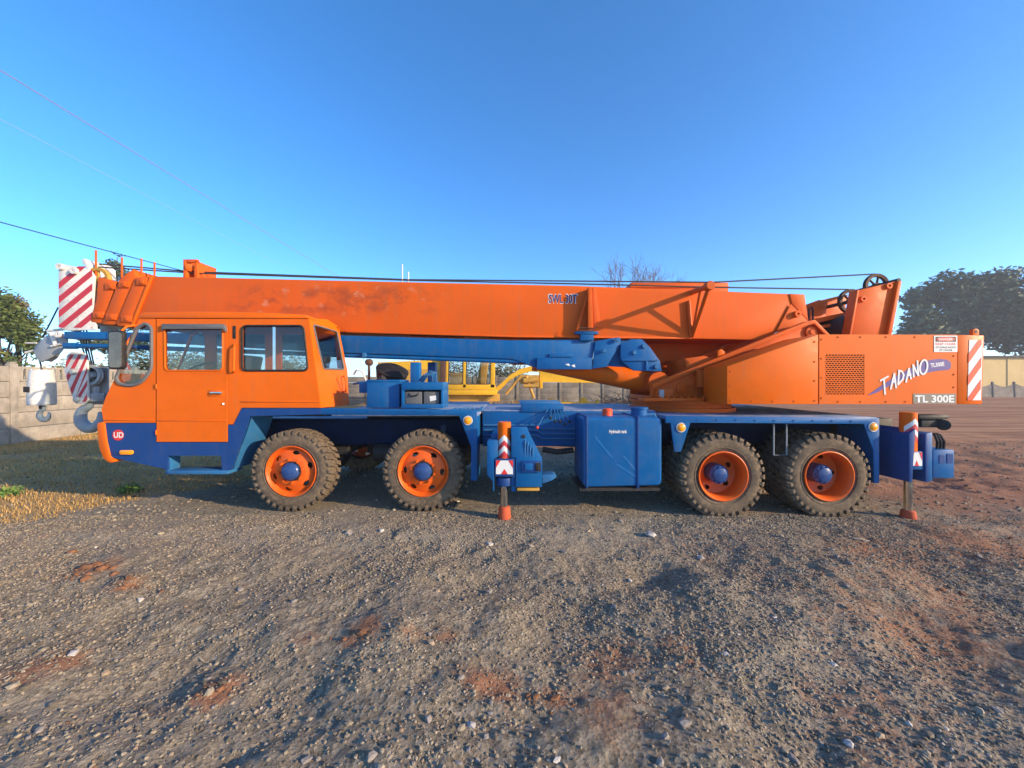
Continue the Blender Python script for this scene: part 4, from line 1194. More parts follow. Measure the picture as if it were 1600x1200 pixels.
for nm, ls in (('letter_T', [[(105, 765), (185, 722)], [(142, 748), (153, 905)]]), ('letter_A', [[(212, 852), (250, 692), (268, 838)], [(228, 780), (262, 770)]]),
               ('letter_D', [[(300, 658), (290, 805)], [(296, 662), (330, 668), (348, 705), (338, 752), (290, 805)]]), ('letter_A', [[(372, 780), (402, 640), (424, 745)], [(386, 712), (420, 702)]]),
               ('letter_N', [[(452, 725), (446, 602), (500, 712), (490, 560)]])):
    strokes(nm, 'white_print', [Z8(l) for l in ls], Dh - 0.0035, 2.6, side)
strokes('letter_O', 'white_print', [Z8([(556 + 38 * math.cos(a) + 8 * math.sin(a) * -1, 624 + 74 * math.sin(a)) for a in [k * math.pi / 10 for k in range(21)]])], Dh - 0.0035, 2.6, side)
text('TL300E', 1454, 1475.5, 566.5, 573, Dh - 0.0036, 'white_print', side, rot=0.12, bold=0.03)
pb_ = flat('model_plate', 'grey_print', [[(1427, 615), (1494, 615), (1494, 631), (1427, 631)]], Dh - 0.001, side, 0.003)
text('TL 300E', 1430, 1491, 617.3, 629, Dh - 0.005, 'white_print', pb_, bold=0.028)

# --- winch tower
tp_ = [(1322, 540), (1337, 454.5), (1397, 440), (1403, 441), (1383, 540)]
q = [W(x, y, 5.85) for x, y in tp_]
tw1 = MB().prismw([(p.x, p.z) for p in q], 5.85, 5.88).build('tower_plate', 'orange_super', crane, bevel=0.003)
q2 = [W(x, y, 5.85) for x, y in [(1379, 540), (1399, 440), (1404, 441), (1385, 540)]]
MB().prismw([(p.x, p.z) for p in q2], 5.80, 5.95).build('tower_flange', 'orange_super', tw1, bevel=0.003)
q2 = [W(x, y, 5.85) for x, y in [(1320, 540), (1335.5, 453.5), (1338, 454.5), (1323, 540)]]
MB().prismw([(p.x, p.z) for p in q2], 5.80, 5.95).build('tower_flange', 'orange_super', tw1, bevel=0.003)
tw2 = MB().prismw([(p.x, p.z) for p in q], 6.72, 6.75).build('tower_plate', 'orange_super', crane, bevel=0.003)
for x, y in ((1347.5, 467.5), (1387.5, 447)):
    c = W(x, y, 5.85); MB().lathe([(0.02, -0.001), (0.02, -0.03), (0.045, -0.03), (0.045, -0.001)], c, 20).build('pin_boss', 'orange_super', tw1)
qb = [W(x, y, 6.1) for x, y in [(1273, 515), (1286, 470), (1316, 459), (1330, 462), (1318, 530), (1273, 530)]]
MB().prismw([(p.x, p.z) for p in qb], 6.55, 6.6).build('winch_side_plate', 'orange_super', crane, bevel=0.004)
bmz = MB()
for (xa, ya, xb, yb, h) in ((1280, 497, 1330, 486, 7), (1284, 508, 1332, 500, 5)):
    q3 = [W(x, y, 6.1) for x, y in [(xa, ya), (xb, yb), (xb, yb + h), (xa, ya + h)]]
    bmz.prismw([(p.x, p.z) for p in q3], 6.15, 6.54)
bmz.build('winch_crossbar', 'orange_super', crane, bevel=0.004)
dr = MB(); cD = W(1303, 505, 6.3); dr.cyl((cD.x, 5.95, cD.z - 0.1), (cD.x, 6.54, cD.z - 0.1), 0.19, n=28); dr.build('winch_drum', 'steel_rope', crane)


def sheave(name, c, r, mat, parent, w=0.05, spokes=6):
    b = MB(); c = Vector(c)
    b.lathe([(r - 0.045, -w / 2), (r, -w / 2 - 0.006), (r + 0.004, -w / 2 + 0.004), (r - 0.022, 0), (r + 0.004, w / 2 - 0.004), (r, w / 2 + 0.006), (r - 0.045, w / 2), (r - 0.045, -w / 2)], c, 40)
    b.lathe([(0.001, -w / 2 - 0.01), (0.05, -w / 2 - 0.01), (0.05, w / 2 + 0.01), (0.001, w / 2 + 0.01)], c, 20)
    for k in range(spokes):
        a = 2 * math.pi * k / spokes + 0.3; dd = Vector((math.cos(a), 0, math.sin(a)))
        b.cyl(c + dd * 0.04, c + dd * (r - 0.035), 0.016, n=8)
    return b.build(name, mat, parent)


s1 = W(1369, 447, 6.25); s2 = W(1329, 471, 6.25)
sheave('rope_sheave', s1, 0.195, 'brown_rust_shade', crane); sheave('rope_sheave', s2, 0.195, 'brown_rust_shade', crane)
MB().cyl((s1.x, 5.88, s1.z), (s1.x, 6.72, s1.z), 0.03).cyl((s2.x, 5.88, s2.z), (s2.x, 6.72, s2.z), 0.03).build('sheave_shaft', 'dark_metal', crane)

# --- boom
Bn, Bf = 5.97, 6.73
bpts = [(237, 431.5), (900, 446.5), (1233, 459), (1256, 460), (1262.5, 501), (1183, 531), (1080, 529), (810, 526.5), (530, 518.5), (206, 507)]
bo_ = MB().prism(bpts, Bn, Bf).build('boom_base_section', 'orange_boom', crane, bevel=0.012)
# reinforcing edge strips and end plate
for pl_ in ([(540, 516.5), (810, 524.3), (1080, 527), (1080, 529.5), (810, 527), (540, 519.2)],):
    MB().prism(pl_, Bn - 0.012, Bn - 0.001).build('boom_edge_strip', 'orange_boom', bo_, bevel=0.003)
part('boom_foot_plate', 'orange_boom', [(1234, 459), (1257, 460), (1263, 501), (1238, 475)], Bn - 0.015, Bn - 0.001, 0.003, bo_)
part('boom_foot_plate', 'orange_boom', [(1236, 475), (1263, 502), (1212, 520), ], Bn - 0.025, Bn - 0.0165, 0.003, bo_)
MB().lathe([(0.018, -0.001), (0.018, -0.05), (0.05, -0.05), (0.05, -0.001)], W(1244, 491, Bn - 0.025), 22).build('pin_boss', 'orange_boom', bo_)
MB().tube([W(1263, 500, 6.2), W(1264, 482, 6.2), W(1268, 479.5, 6.2), W(1270, 484, 6.2), W(1270, 502, 6.2)], 0.014, 8).build('foot_pipe', 'black', bo_)
# inner sections: collars one inside the other, slanting forward
secs = [([(211, 433.5), (236.5, 431.5), (205.5, 507), (202, 510), (184, 509.5), (181, 505)], 0.022),
        ([(186, 437), (196, 428), (208, 420), (212, 431.5), (181.5, 507.5), (161, 507), (159.5, 503)], 0.048),
        ([(153, 432), (182, 440), (160.5, 505.5), (143, 503.5), (140.5, 500), (150, 468)], 0.075)]
pads = [((221, 440), (197, 498)), ((193, 444), (173, 495)), ((172, 447), (153, 492))]
for (pts, ins), pd in zip(secs, pads):
    so = MB().prism(pts, Bn + ins - 0.02, Bf - ins + 0.02).build('boom_section', 'orange_super', crane, bevel=0.012)
    for x, y in pd:
        MB().pbox(x - 8, x + 8, y - 5, y + 5, Bn + ins - 0.045, Bn + ins - 0.021).pbox(x - 3, x + 3, y - 3, y + 3, Bn + ins - 0.06, Bn + ins - 0.0455).build('wear_pad', 'orange_super', so, bevel=0.003)
edge = MB().prism([(234, 431), (239, 431), (207.5, 509), (203, 509)], Bn - 0.02, Bn - 0.001).build('collar_rim', 'orange', bo_, bevel=0.004)
# boom head
hd_pts = [(91, 414), (100, 413), (140, 421), (147.5, 432), (145, 470), (148, 500), (150, 515), (104, 517), (91, 511)]
hd_far = [(91, 420), (100, 419), (118, 424), (120, 505), (104, 517), (91, 511)]
bh = MB().prism(hd_pts, Bn + 0.06, Bn + 0.09); hw_ = [W(x, y, Bn + 0.06) for x, y in hd_far]; bh.prismw([(p.x, p.z) for p in hw_], Bf - 0.09, Bf - 0.06)
bh.prism([(120, 425), (147, 432), (143, 500), (125, 505)], Bn + 0.092, Bf - 0.092)
bho = bh.build('boom_head', 'white_paint', crane, bevel=0.004)
pol = []
for k in range(6):
    p = clip_band(91.5, 144, 416, 512, 441 + 22.4 * k, 10.8, 0.82)
    if p: pol.append(p)
flat('stripe_red', 'stripe_red', pol, Bn + 0.0585, bho, 0.002)
for x, y in ((97, 417.5), (119, 424), (95, 523)):
    MB().lathe([(0.015, -0.001), (0.015, -0.05), (0.05, -0.05), (0.05, -0.001)], W(x, y, Bn + 0.058), 20).build('pin_boss', 'white_paint', bho)
MB().prism([(128, 405), (132, 404), (140, 412), (141, 428), (136, 426), (133, 414), (129, 413)], Bn + 0.1, Bn + 0.5).build('rope_guard', 'white_paint', bho, bevel=0.004)
cs = W(154, 437, Bn + 0.14); sheave('head_sheave', cs, 0.185, 'ochre', bho, 0.06, 5)
cs2 = W(120, 452, Bn + 0.38); sheave('head_sheave', cs2, 0.19, 'dark_metal', bho, 0.06, 5)
cs3 = W(118, 502, Bn + 0.38); sheave('head_sheave', cs3, 0.17, 'dark_metal', bho, 0.06, 5)
for x, y0, y1 in ((150, 391, 440), (190.5, 402, 434), (221, 404, 434), (241.5, 410, 434)):
    MB().cyl(W(x, y1, 6.1), W(x, y0, 6.1), 0.014, n=8).build('rope_guide_pin', 'orange_super', crane)
rgb = MB(); rgb.pbox(286, 291, 405, 434, 6.15, 6.55); rgb.pbox(291, 308, 405, 410, 6.15, 6.2); rgb.pbox(303, 308, 408, 434, 6.15, 6.55); rgb.cyl(W(297, 418, 6.16), W(297, 418, 6.54), 0.06, n=16)
rgb.build('rope_guide', 'orange_super', crane, bevel=0.004)
for x in (628.5, 638): MB().cyl(W(x, 441, 6.3), W(x, 413 if x < 630 else 425, 6.3), 0.012, n=8).build('rope_guide_pin', 'white_paint', crane)
tbx = MB().pbox(986, 1138, 441.5, 462, 6.3, 6.66).build('boom_top_box', 'orange_super', crane, bevel=0.006)
MB().pbox(985, 1139, 447, 449, 6.285, 6.2995).build('box_rib', 'orange_super', tbx)
bw = MB()
bw.pbox(640, 724, 516, 528, 6.2, 6.5); bw.build('boom_underside_rail', 'orange_super', bo_)
text('SWL 30T', 856.3, 902.7, 459, 474.5, Bn - 0.002, 'white_print', bo_, bold=0.035)
text('SWL 30T', 857.5, 901.5, 460, 473.5, Bn - 0.004, 'navy_print', bo_, bold=0.012)
# brackets standing out from the boom side
jb = MB(); jb.prism([(919, 449), (925, 449), (927, 512), (919, 512)], Bn - 0.16, Bn - 0.001); jb.prism([(925.5, 449), (931, 450), (939, 511), (927.5, 512)], Bn - 0.02, Bn - 0.0015)
jb.cyl(W(921, 452, Bn - 0.1), W(901, 516, Bn - 0.08), 0.02, n=8); jb.build('jib_bracket', 'orange_super', bo_, bevel=0.003)
MB().tube([W(905, 508, Bn - 0.14), W(905, 512, Bn - 0.17), W(930, 513, Bn - 0.17), W(930, 507, Bn - 0.14)], 0.008, 6).tube([W(905, 512, Bn - 0.17), W(905, 517, Bn - 0.17), W(930, 517, Bn - 0.17)], 0.008, 6).build('bracket_loop', 'brown_rust_shade', bo_)
Oa = W(1108, 447, 5.36)
ar = MB(); base1 = W(1083, 456, Bn); base2 = W(1081, 526, Bn)
ar.cyl(base1, Oa, 0.042, 0.036, 10); ar.cyl(base2 + Vector((0, -0.02, 0)), Oa, 0.028, n=8); ar.cyl(W(1076, 470, Bn - 0.03), W(1080, 525, Bn - 0.03), 0.03, n=8)
ar.cyl(base2 + Vector((0, -0.01, 0)), base1.lerp(Oa, 0.5), 0.022, n=8)
aro = ar.build('swing_bracket', 'orange_super', bo_)
MB().lathe([(0.001, -0.05), (0.055, -0.05), (0.065, -0.04), (0.065, 0.05), (0.001, 0.05)], Oa, 20).build('bracket_pin', 'orange_super', bo_)
# lift cylinder
la, lb_ = W(1012, 597, 6.35), W(815, 556, 6.35)
lc = MB(); lc.cyl(la, la.lerp(lb_, 0.86), 0.185, n=32); lc.cyl(la.lerp(lb_, 0.8601), la.lerp(lb_, 0.90), 0.205, n=32)
lco = lc.build('lift_cylinder', 'orange', crane)
MB().cyl(la.lerp(lb_, 0.9), lb_ + Vector((-0.3, 0, 0.1)), 0.10, n=24).build('lift_rod', 'chrome', lco)
MB().cyl(la + Vector((0.03, -0.42, 0)), la + Vector((0.03, 0.42, 0)), 0.16, n=24).build('cylinder_trunnion', 'orange_super', lco)
MB().prism([(760, 522), (850, 526), (830, 570), (800, 570)], 6.15, 6.18).prism([(760, 522), (850, 526), (830, 570), (800, 570)], 6.5, 6.53).build('lift_lug', 'orange_super', bo_)

# --- ropes (belong to the crane)
rp1 = [s1 + Vector((-0.02, 0, 0.195)), W(1113, 441, 6.3), W(640, 437, 6.3), W(300, 424.5, 6.3), W(155, 412.5, 6.25)]
MB().tube(rp1, 0.011, 6).build('hoist_rope', 'steel_rope', crane)
rp2 = [s2 + Vector((-0.03, 0, 0.195)), W(1118, 449, 6.2), W(900, 443.5, 6.2), W(640, 438, 6.2), W(310, 427, 6.2), W(150, 417, 6.2)]
MB().tube(rp2, 0.011, 6).build('hoist_rope', 'steel_rope', crane)

# --- stowed jib
Jn, Jf = 5.95, 6.22
jib = MB().prism([(166, 518.5), (535, 524), (640, 527), (800, 531.5), (925, 530.5), (930, 535), (924, 576), (839, 574), (800, 561), (535, 551), (166, 530)], Jn, Jf).build('stowed_jib', 'blue', crane, bevel=0.008)
MB().prism([(100, 518), (166, 518.5), (166, 530), (100, 529)], Jn + 0.01, Jf - 0.01).build('jib_tip_beam', 'blue', jib, bevel=0.005)
MB().tube([W(103, 540.5, Jn + 0.05), W(120, 540.5, Jn + 0.05)], 0.05, 12).tube([W(118, 540.5, Jn + 0.05), W(170, 541, Jn + 0.05), W(560, 556, Jn + 0.05), W(812, 565, Jn + 0.05)], 0.036, 12).build('jib_tie_tube', 'blue', jib)
MB().pbox(839, 925, 559, 577, Jn - 0.05, Jn - 0.001).build('jib_side_plate', 'blue', jib, bevel=0.005)
MB().pbox(858, 895, 552.5, 558, Jn - 0.03, Jn - 0.001).build('jib_lug', 'blue', jib, bevel=0.004)
MB().prism([(566, 551), (570, 551), (570, 557), (566, 560)], Jn - 0.06, Jn + 0.02).build('tube_clip', 'blue_light', jib)
for y0_, y1_ in ((Jn - 0.03, Jn - 0.005), (Jf, Jf + 0.025)):
    MB().prism([(930, 533), (966, 527), (970, 528), (969, 538), (948, 573), (925.5, 576)], y0_, y1_).build('jib_foot_plate', 'blue', jib, bevel=0.003)
ft = MB(); ft.prism([(970, 539), (985, 530), (1003, 530), (1016, 543), (1031, 564), (1034, 580), (990, 579), (969.5, 563)], Jn - 0.06, Jn - 0.035); ft.prism([(970, 539), (985, 530), (1003, 530), (1016, 543), (1031, 564), (1034, 580), (990, 579), (969.5, 563)], Jf, Jf + 0.025)
ft.pbox(972, 1028, 560, 564, Jn - 0.085, Jn - 0.0605); ft.pbox(1009, 1012, 564, 578, Jn - 0.085, Jn - 0.0605); ft.build('jib_foot_fork', 'blue', jib, bevel=0.003)
for x, y in ((965, 531), (944, 548), (991, 551), (1006, 541), (1025, 573)):
    MB().lathe([(0.001, -0.03), (0.03, -0.03), (0.034, -0.02), (0.034, -0.001)], W(x, y, Jn - 0.061), 16).build('jib_pin', 'blue_light', jib)
MB().prism([(938, 534), (986, 531), (986, 574), (946, 572)], Jn + 0.06, Jn + 0.09).build('jib_foot_web', 'blue', jib, bevel=0.003)
MB().pbox(907, 928, 516, 532, Jn - 0.06, Jn + 0.1).pbox(899, 935, 518, 522, Jn - 0.07, Jn + 0.05).build('jib_hanger', 'blue', jib, bevel=0.004)
flat('scuff_marks', 'white_print', [[(883, 569), (889, 568), (891, 572), (887, 571)], [(893, 571), (898, 569), (899, 574), (895, 573)]], Jn - 0.0505, jib, 0.001)

# nose sheave bracket at the boom tip
Nn = 6.1
ns = MB(); npts = [(53, 549), (69, 526), (84, 520), (104, 523), (104, 537), (92, 552), (64, 566), (56, 560)]
ns.prism(npts, Nn, Nn + 0.025); ns.prism(npts, Nn + 0.28, Nn + 0.305); nso = ns.build('nose_bracket', 'grey_paint', crane, bevel=0.004)
cn = W(74, 548, Nn + 0.15); sheave('nose_sheave', cn, 0.17, 'grey_paint', nso, 0.06, 5)
MB().cyl(W(80, 520, Nn - 0.02), W(88, 541, Nn - 0.02), 0.03, n=10).cyl(W(75, 517, Nn + 0.02), W(104, 514, Nn + 0.02), 0.022, n=8).cyl(W(80, 541, Nn - 0.03), W(96, 537, Nn - 0.03), 0.018, n=8).build('nose_brace', 'white_paint', nso)
MB().cyl(W(91, 480, 6.2), W(67, 527, 6.2), 0.010, n=6).build('tie_rope', 'cable_black', crane)
MB().cyl(W(40, 551, Nn + 0.1), W(56, 547, Nn + 0.1), 0.018, n=8).cyl(W(40, 536, Nn + 0.1), W(57, 536, Nn + 0.1), 0.012, n=8).build('nose_pin', 'white_paint', nso)

# --- hooks (hang from the boom head)
Hn = 6.2
hk = empty('hook_block', W(130, 672, Hn + 0.1), 'red and white striped hook block with large grey hook', 'hook')
hp = [(104, 556), (110, 550), (128, 550), (136, 562), (137.5, 625), (132, 631), (118, 631), (112, 618), (100, 580)]
cheek = MB().prism(hp, Hn, Hn + 0.03).prism(hp, Hn + 0.25, Hn + 0.28).build('cheek_plate', 'white_paint', hk, bevel=0.004)
pol = []
for k in range(7):
    p = clip_band(103, 136, 554, 628, 566 + 21 * k, 9, 1.7)
    if p:
        p = [(max(x, 101 + max(0, (y - 582)) * 0.29 + 1), y) for x, y in p]; pol.append(p)
flat('stripe_red', 'stripe_red', pol, Hn - 0.001, cheek, 0.002)
for x, y in ((115, 581), (121, 624)): MB().lathe([(0.001, -0.04), (0.03, -0.04), (0.05, -0.025), (0.052, -0.001)], W(x, y, Hn), 18).build('pin_boss', 'grey_paint', cheek)
for k in range(3): sheave('block_sheave', W(143, 586, Hn + 0.07 + 0.08 * k), 0.165, 'grey_paint', hk, 0.05, 0)
MB().pbox(136, 168, 572, 632, Hn + 0.26, Hn + 0.29).build('far_cheek', 'grey_paint', hk, bevel=0.004)
ht = W(148, 606, Hn + 0.14)
MB().cyl(ht + Vector((0, 0, 0.02)), ht + Vector((0, 0, -0.09)), 0.055, n=18).lathe([(0.001, -0.22), (0.10, -0.22), (0.112, -0.20), (0.112, -0.10), (0.10, -0.085), (0.001, -0.085)], ht, 28, axis='Z').build('swivel', 'grey_paint', hk)


def hook(name, c, s, parent, mat, shank):
    """point hook swept along a curve, thickest at the bottom of the bowl"""
    pts = []; rad = []
    for a, rr in ((95, .05), (92, .06)):
        pass
    path = [(0.02, shank), (0.02, 0.62), (0.10, 0.50), (0.34, 0.36), (0.47, 0.05), (0.40, -0.28), (0.12, -0.50), (-0.22, -0.47), (-0.46, -0.22), (-0.50, 0.08), (-0.44, 0.26)]
    path = [(-x, z) for x, z in path]
    rad = [0.15, 0.15, 0.17, 0.20, 0.23, 0.25, 0.26, 0.23, 0.18, 0.12, 0.05]
    fine_p, fine_r = [], []
    for i in range(len(path) - 1):
        p0 = Vector(path[max(i - 1, 0)]); p1 = Vector(path[i]); p2 = Vector(path[i + 1]); p3 = Vector(path[min(i + 2, len(path) - 1)])
        for k in range(5):
            t_ = k / 5
            p = 0.5 * ((2 * p1) + (p2 - p0) * t_ + (2 * p0 - 5 * p1 + 4 * p2 - p3) * t_ ** 2 + (3 * p1 - p0 - 3 * p2 + p3) * t_ ** 3)
            fine_p.append(c + Vector((p.x * s, 0, p.y * s))); fine_r.append((rad[i] * (1 - t_) + rad[i + 1] * t_) * s)
    fine_p.append(c + Vector((path[-1][0] * s, 0, path[-1][1] * s))); fine_r.append(rad[-1] * s)
    return MB().tube(fine_p, fine_r, 12).build(name, mat, parent)


hook('hook', W(141, 652, Hn + 0.14), 0.34, hk, 'grey_paint', 0.95)
hrp = MB()
for k in range(4): hrp.cyl(W(140 + 3 * k, 580, Hn + 0.06 + 0.06 * k), W(118 + 5 * k, 506, Hn + 0.1 + 0.06 * k), 0.010, n=6)
hrp.build('hoist_falls', 'steel_rope', hk)
ak = empty('auxiliary_hook', W(67, 660, 6.25), 'small white hook weight hanging left of the striped hook block', 'hook')
aw = MB(); ca_ = W(65.5, 600, 6.25)
zt, zb = W(0, 578, 6.25).z, W(0, 633, 6.25).z
aw.lathe([(0.001, zt), (0.125, zt), (0.135, zt - 0.02), (0.155, zt - 0.22), (0.162, zb + 0.02), (0.15, zb), (0.001, zb)], (ca_.x, 6.25, 0), 32, axis='Z')
awo = aw.build('weight', 'white_paint', ak)
MB().box((ca_.x - 0.10, 6.25 - 0.165, zt - 0.36), (ca_.x + 0.0, 6.25 - 0.10, zt - 0.27)).build('rope_socket', 'dark_metal', awo, bevel=0.005)
MB().cyl((ca_.x, 6.25, zb + 0.01), (ca_.x, 6.25, zb - 0.06), 0.035, n=12).build('swivel', 'dark_metal', ak)
hook('hook', W(69, 648, 6.25), 0.16, ak, 'grey_paint', 0.9)
MB().cyl((ca_.x, 6.25, zt - 0.01), W(62, 562, 6.25), 0.012, n=6).build('hoist_rope', 'steel_rope', ak)

# ------------------------------------------------------------------ precast walls
PANEL = {}


def wall_bay(root, p, q, base, rows, ph, th, slotted, mat):
    """panels of one bay between two posts, each its own object"""
    d = (q - p); L = d.length; ang = math.atan2(d.y, d.x); mid_ = (p + q) / 2
    for r in range(rows):
        sl = slotted and r == rows - 1
        key = (round(L, 3), sl, mat, ph)
        if key not in PANEL:
            b = MB(); h = ph - 0.014
            if sl:
                b.box((-L / 2, -th / 2, 0), (L / 2, th / 2, 0.06)); b.box((-L / 2, -th / 2, h - 0.06), (L / 2, th / 2, h))
                n = 9
                for k in range(n):
                    x = -L / 2 + L * (k + 0.5) / n; b.box((x - L / n * 0.31, -th / 2 + 0.004, 0.06), (x + L / n * 0.31, th / 2 - 0.004, h - 0.06))
            else: b.box((-L / 2, -th / 2, 0), (L / 2, th / 2, h))
            tmp = b.build('wall_panel', mat, None, bevel=0.008 if not sl else 0, origin=(0, 0, 0))
            PANEL[key] = tmp.data; bpy.data.objects.remove(tmp)
        o = bpy.data.objects.new('wall_panel', PANEL[key])
        off = Vector((-math.sin(ang), math.cos(ang), 0)) * random.uniform(-0.006, 0.006)
        link(o, root, Vector((mid_.x, mid_.y, base + r * ph)) + off)
        o.rotation_euler = (0, 0, ang + random.uniform(-0.004, 0.004))


def wall(label, p0, p1, n, base, rows, ph, mat, slot_from=99, slot_to=99):
    root = empty('precast_wall', ((p0[0] + p1[0]) / 2, (p0[1] + p1[1]) / 2, base), label, 'wall')
    p0 = Vector((*p0, 0)); p1 = Vector((*p1, 0)); d = (p1 - p0).normalized(); ang = math.atan2(d.y, d.x)
    post = None
    for i in range(n + 1):
        c = p0.lerp(p1, i / n)
        if post is None:
            b = MB(); H = rows * ph + 0.06; b.box((-0.09, -0.075, -0.4), (0.09, 0.075, H)); b.box((-0.07, -0.06, H), (0.07, 0.06, H + 0.05))
            tmp = b.build('wall_post', mat, None, bevel=0.012, origin=(0, 0, 0)); post = tmp.data; bpy.data.objects.remove(tmp)
        o = bpy.data.objects.new('wall_post', post); link(o, root, (c.x, c.y, base)); o.rotation_euler = (random.uniform(-0.01, 0.01), random.uniform(-0.01, 0.01), ang)
        if i < n:
            e = p0.lerp(p1, (i + 1) / n); wall_bay(root, c + d * 0.07, e - d * 0.07, base, rows, ph, 0.05, slot_from <= i < slot_to, mat)
    return root


wall('pale precast concrete wall with slotted top rail running back at left', (-13.7, 5.4), (-14.0, 27.9), 13, -0.05, 5, 0.43, 'concrete', 3, 14)
wall('grey precast concrete panel wall across the back behind the yellow grader', (-13.8, 28.2), (11.4, 28.2), 16, -0.05, 5, 0.42, 'concrete_grey')
# scalloped fence and yellow building at far right
fr_ = empty('scalloped_fence', (55, 43, -0.05), 'grey fence of dipped slabs between dark posts before the yellow building', 'fence')
slab = None; pst = None
for i in range(24):
    x = 22 + 2.45 * i
    if slab is None:
        pts = [(-1.15, 0), (1.15, 0)] + [(1.15 - 2.3 * k / 12, 1.52 - 0.34 * math.sin(math.pi * k / 12)) for k in range(13)]
        t_o = MB().prismw(pts, -0.03, 0.03).build('fence_slab', 'concrete_grey', None, origin=(0, 0, 0)); slab = t_o.data; bpy.data.objects.remove(t_o)
        t_o = MB().box((-0.08, -0.08, -0.3), (0.08, 0.08, 1.75)).build('fence_post', 'post_dark', None, bevel=0.01, origin=(0, 0, 0)); pst = t_o.data; bpy.data.objects.remove(t_o)
    o = bpy.data.objects.new('fence_slab', slab); link(o, fr_, (x + 1.225, 43, -0.05))
    o = bpy.data.objects.new('fence_post', pst); link(o, fr_, (x, 43, -0.05)); o.rotation_euler = (0, random.uniform(-0.12, 0.05), 0)
bd_ = empty('yellow_building', (70, 53, 0), 'low pale yellow building with thin dark roof edge at far right', 'building')
MB().box((54, 50, -0.1), (92, 57, 4.85)).build('wall', 'yellow_wall', bd_)
MB().box((53.7, 49.6, 4.853), (92.3, 57.4, 5.07)).build('roof', 'roof_dark', bd_, bevel=0.02)
for x in (64.5, 69.5, 75): MB().box((x - 0.05, 49.93, 0), (x + 0.05, 49.998, 4.84)).build('downpipe', 'yellow_wall', bd_)

# ------------------------------------------------------------------ yellow grader and loose blade
GD = 22.5
gr_ = empty('motor_grader', W(800, 640, GD), 'yellow motor grader with glazed cab and arched frame parked behind the crane', 'grader')


def gpart(name, mat, pts, D0, D1, bev=0.02): return MB().prism(pts, D0, D1).build(name, mat, gr_, bevel=bev)


gc = MB()
for x0, x1 in ((697, 701.5), (724, 729), (767, 774)): gc.prism([(x0, 548), (x1, 548), (x1 - 1, 606), (x0 - 1, 606)], GD, GD + 0.12)
gc.pbox(697, 774, 600.5, 609, GD, GD + 0.12); gc.pbox(696, 775, 544, 549, GD - 0.05, GD + 1.6)
for x0, x1 in ((697, 701.5), (767, 774)): gc.prism([(x0, 548), (x1, 548), (x1 - 1, 606), (x0 - 1, 606)], GD + 1.4, GD + 1.52)
gc.pbox(697, 774, 604, 609, GD + 1.4, GD + 1.52); gco = gc.build('grader_cab', 'yellow', gr_, bevel=0.02)
for o_ in ([(701.5, 549), (724, 549), (723, 600.5), (700.5, 600.5)], [(729, 549), (767, 549), (766, 600.5), (728, 600.5)]):
    MB().plate(z3(rpoly(o_, 3), GD + 0.05), [], 0.01).build('window_pane', 'glass', gco, smooth=False)
    b = MB(); q = [W(x, y, GD + 0.03) for x, y in rpoly(o_, 3)]; b.tube(q + [q[0]], 0.035, 6).build('window_seal', 'black', gco)
gs = MB(); gs.prism([(744, 602), (758, 602), (764, 560), (752, 558)], GD + 0.5, GD + 1.0); gs.pbox(703, 722, 582, 604, GD + 0.6, GD + 1.1); gs.build('operator_seat', 'ochre', gr_, bevel=0.05)
gpart('side_sill', 'yellow', [(690, 609.5), (776, 609.5), (776, 617), (690, 617)], GD - 0.1, GD + 1.6)
gpart('engine_hood', 'yellow', [(590, 566), (697, 562), (697, 609), (590, 609)], GD + 0.2, GD + 1.4)
gpart('hood_grille', 'ochre', [(600, 578), (690, 576), (690, 600), (600, 600)], GD + 0.17, GD + 0.195, 0.0)
gpart('exhaust_stack', 'brown_rust_shade', [(688, 552), (696, 552), (696, 605), (688, 605)], GD - 0.05, GD + 0.19)
ar_ = MB(); pth = [(766, 616), (782, 604), (797, 590), (812, 581), (828, 576.5), (843, 577), (850, 585)]
for (xa, ya), (xb, yb) in zip(pth[:-1], pth[1:]):
    ar_.prism([(xa, ya - 4), (xb, yb - 4), (xb + 0.4, yb + 4), (xa + 0.4, ya + 4)], GD + 0.5, GD + 0.9)
ar_.build('arched_frame', 'yellow', gr_, bevel=0.0)
gpart('front_frame', 'yellow', [(843, 580), (1030, 586), (1030, 599), (960, 599), (848, 597), (848, 607), (843, 607)], GD + 0.45, GD + 0.95)
hy = MB(); hy.cyl(W(822, 588, GD + 0.3), W(834, 622, GD + 0.3), 0.09); hy.cyl(W(812, 590, GD + 0.3), W(790, 616, GD + 0.3), 0.08); hy.cyl(W(818, 595, GD + 0.2), W(840, 593, GD + 0.2), 0.16); hy.cyl(W(818, 603, GD + 0.2), W(842, 603, GD + 0.2), 0.10)
hy.pbox(812, 842, 586, 600, GD + 0.35, GD + 1.0); hy.cyl(W(775, 616, GD), W(745, 640, GD), 0.09); hy.build('blade_lift_gear', 'ochre', gr_, bevel=0.0)
for k, (x, mt) in enumerate(((628, 0), (684, 0), (1012, 0))):
    for yy in (GD - 0.15, GD + 1.35):
        X = (x - CX) * GD / F
        wg = MB().lathe([(0.30, -0.16), (0.38, -0.2), (0.58, -0.19), (0.64, -0.12), (0.66, 0), (0.64, 0.12), (0.58, 0.19), (0.38, 0.2), (0.30, 0.16)], (X, yy + 0.2, 0.60), 36).build('grader_wheel', 'rubber', gr_)
        MB().lathe([(0.30, -0.14), (0.29, -0.1), (0.16, -0.06), (0.001, -0.08)], (X, yy + 0.2, 0.60), 28).lathe([(0.30, 0.14), (0.29, 0.1), (0.16, 0.06), (0.001, 0.08)], (X, yy + 0.2, 0.60), 28).build('grader_rim', 'ochre', wg)
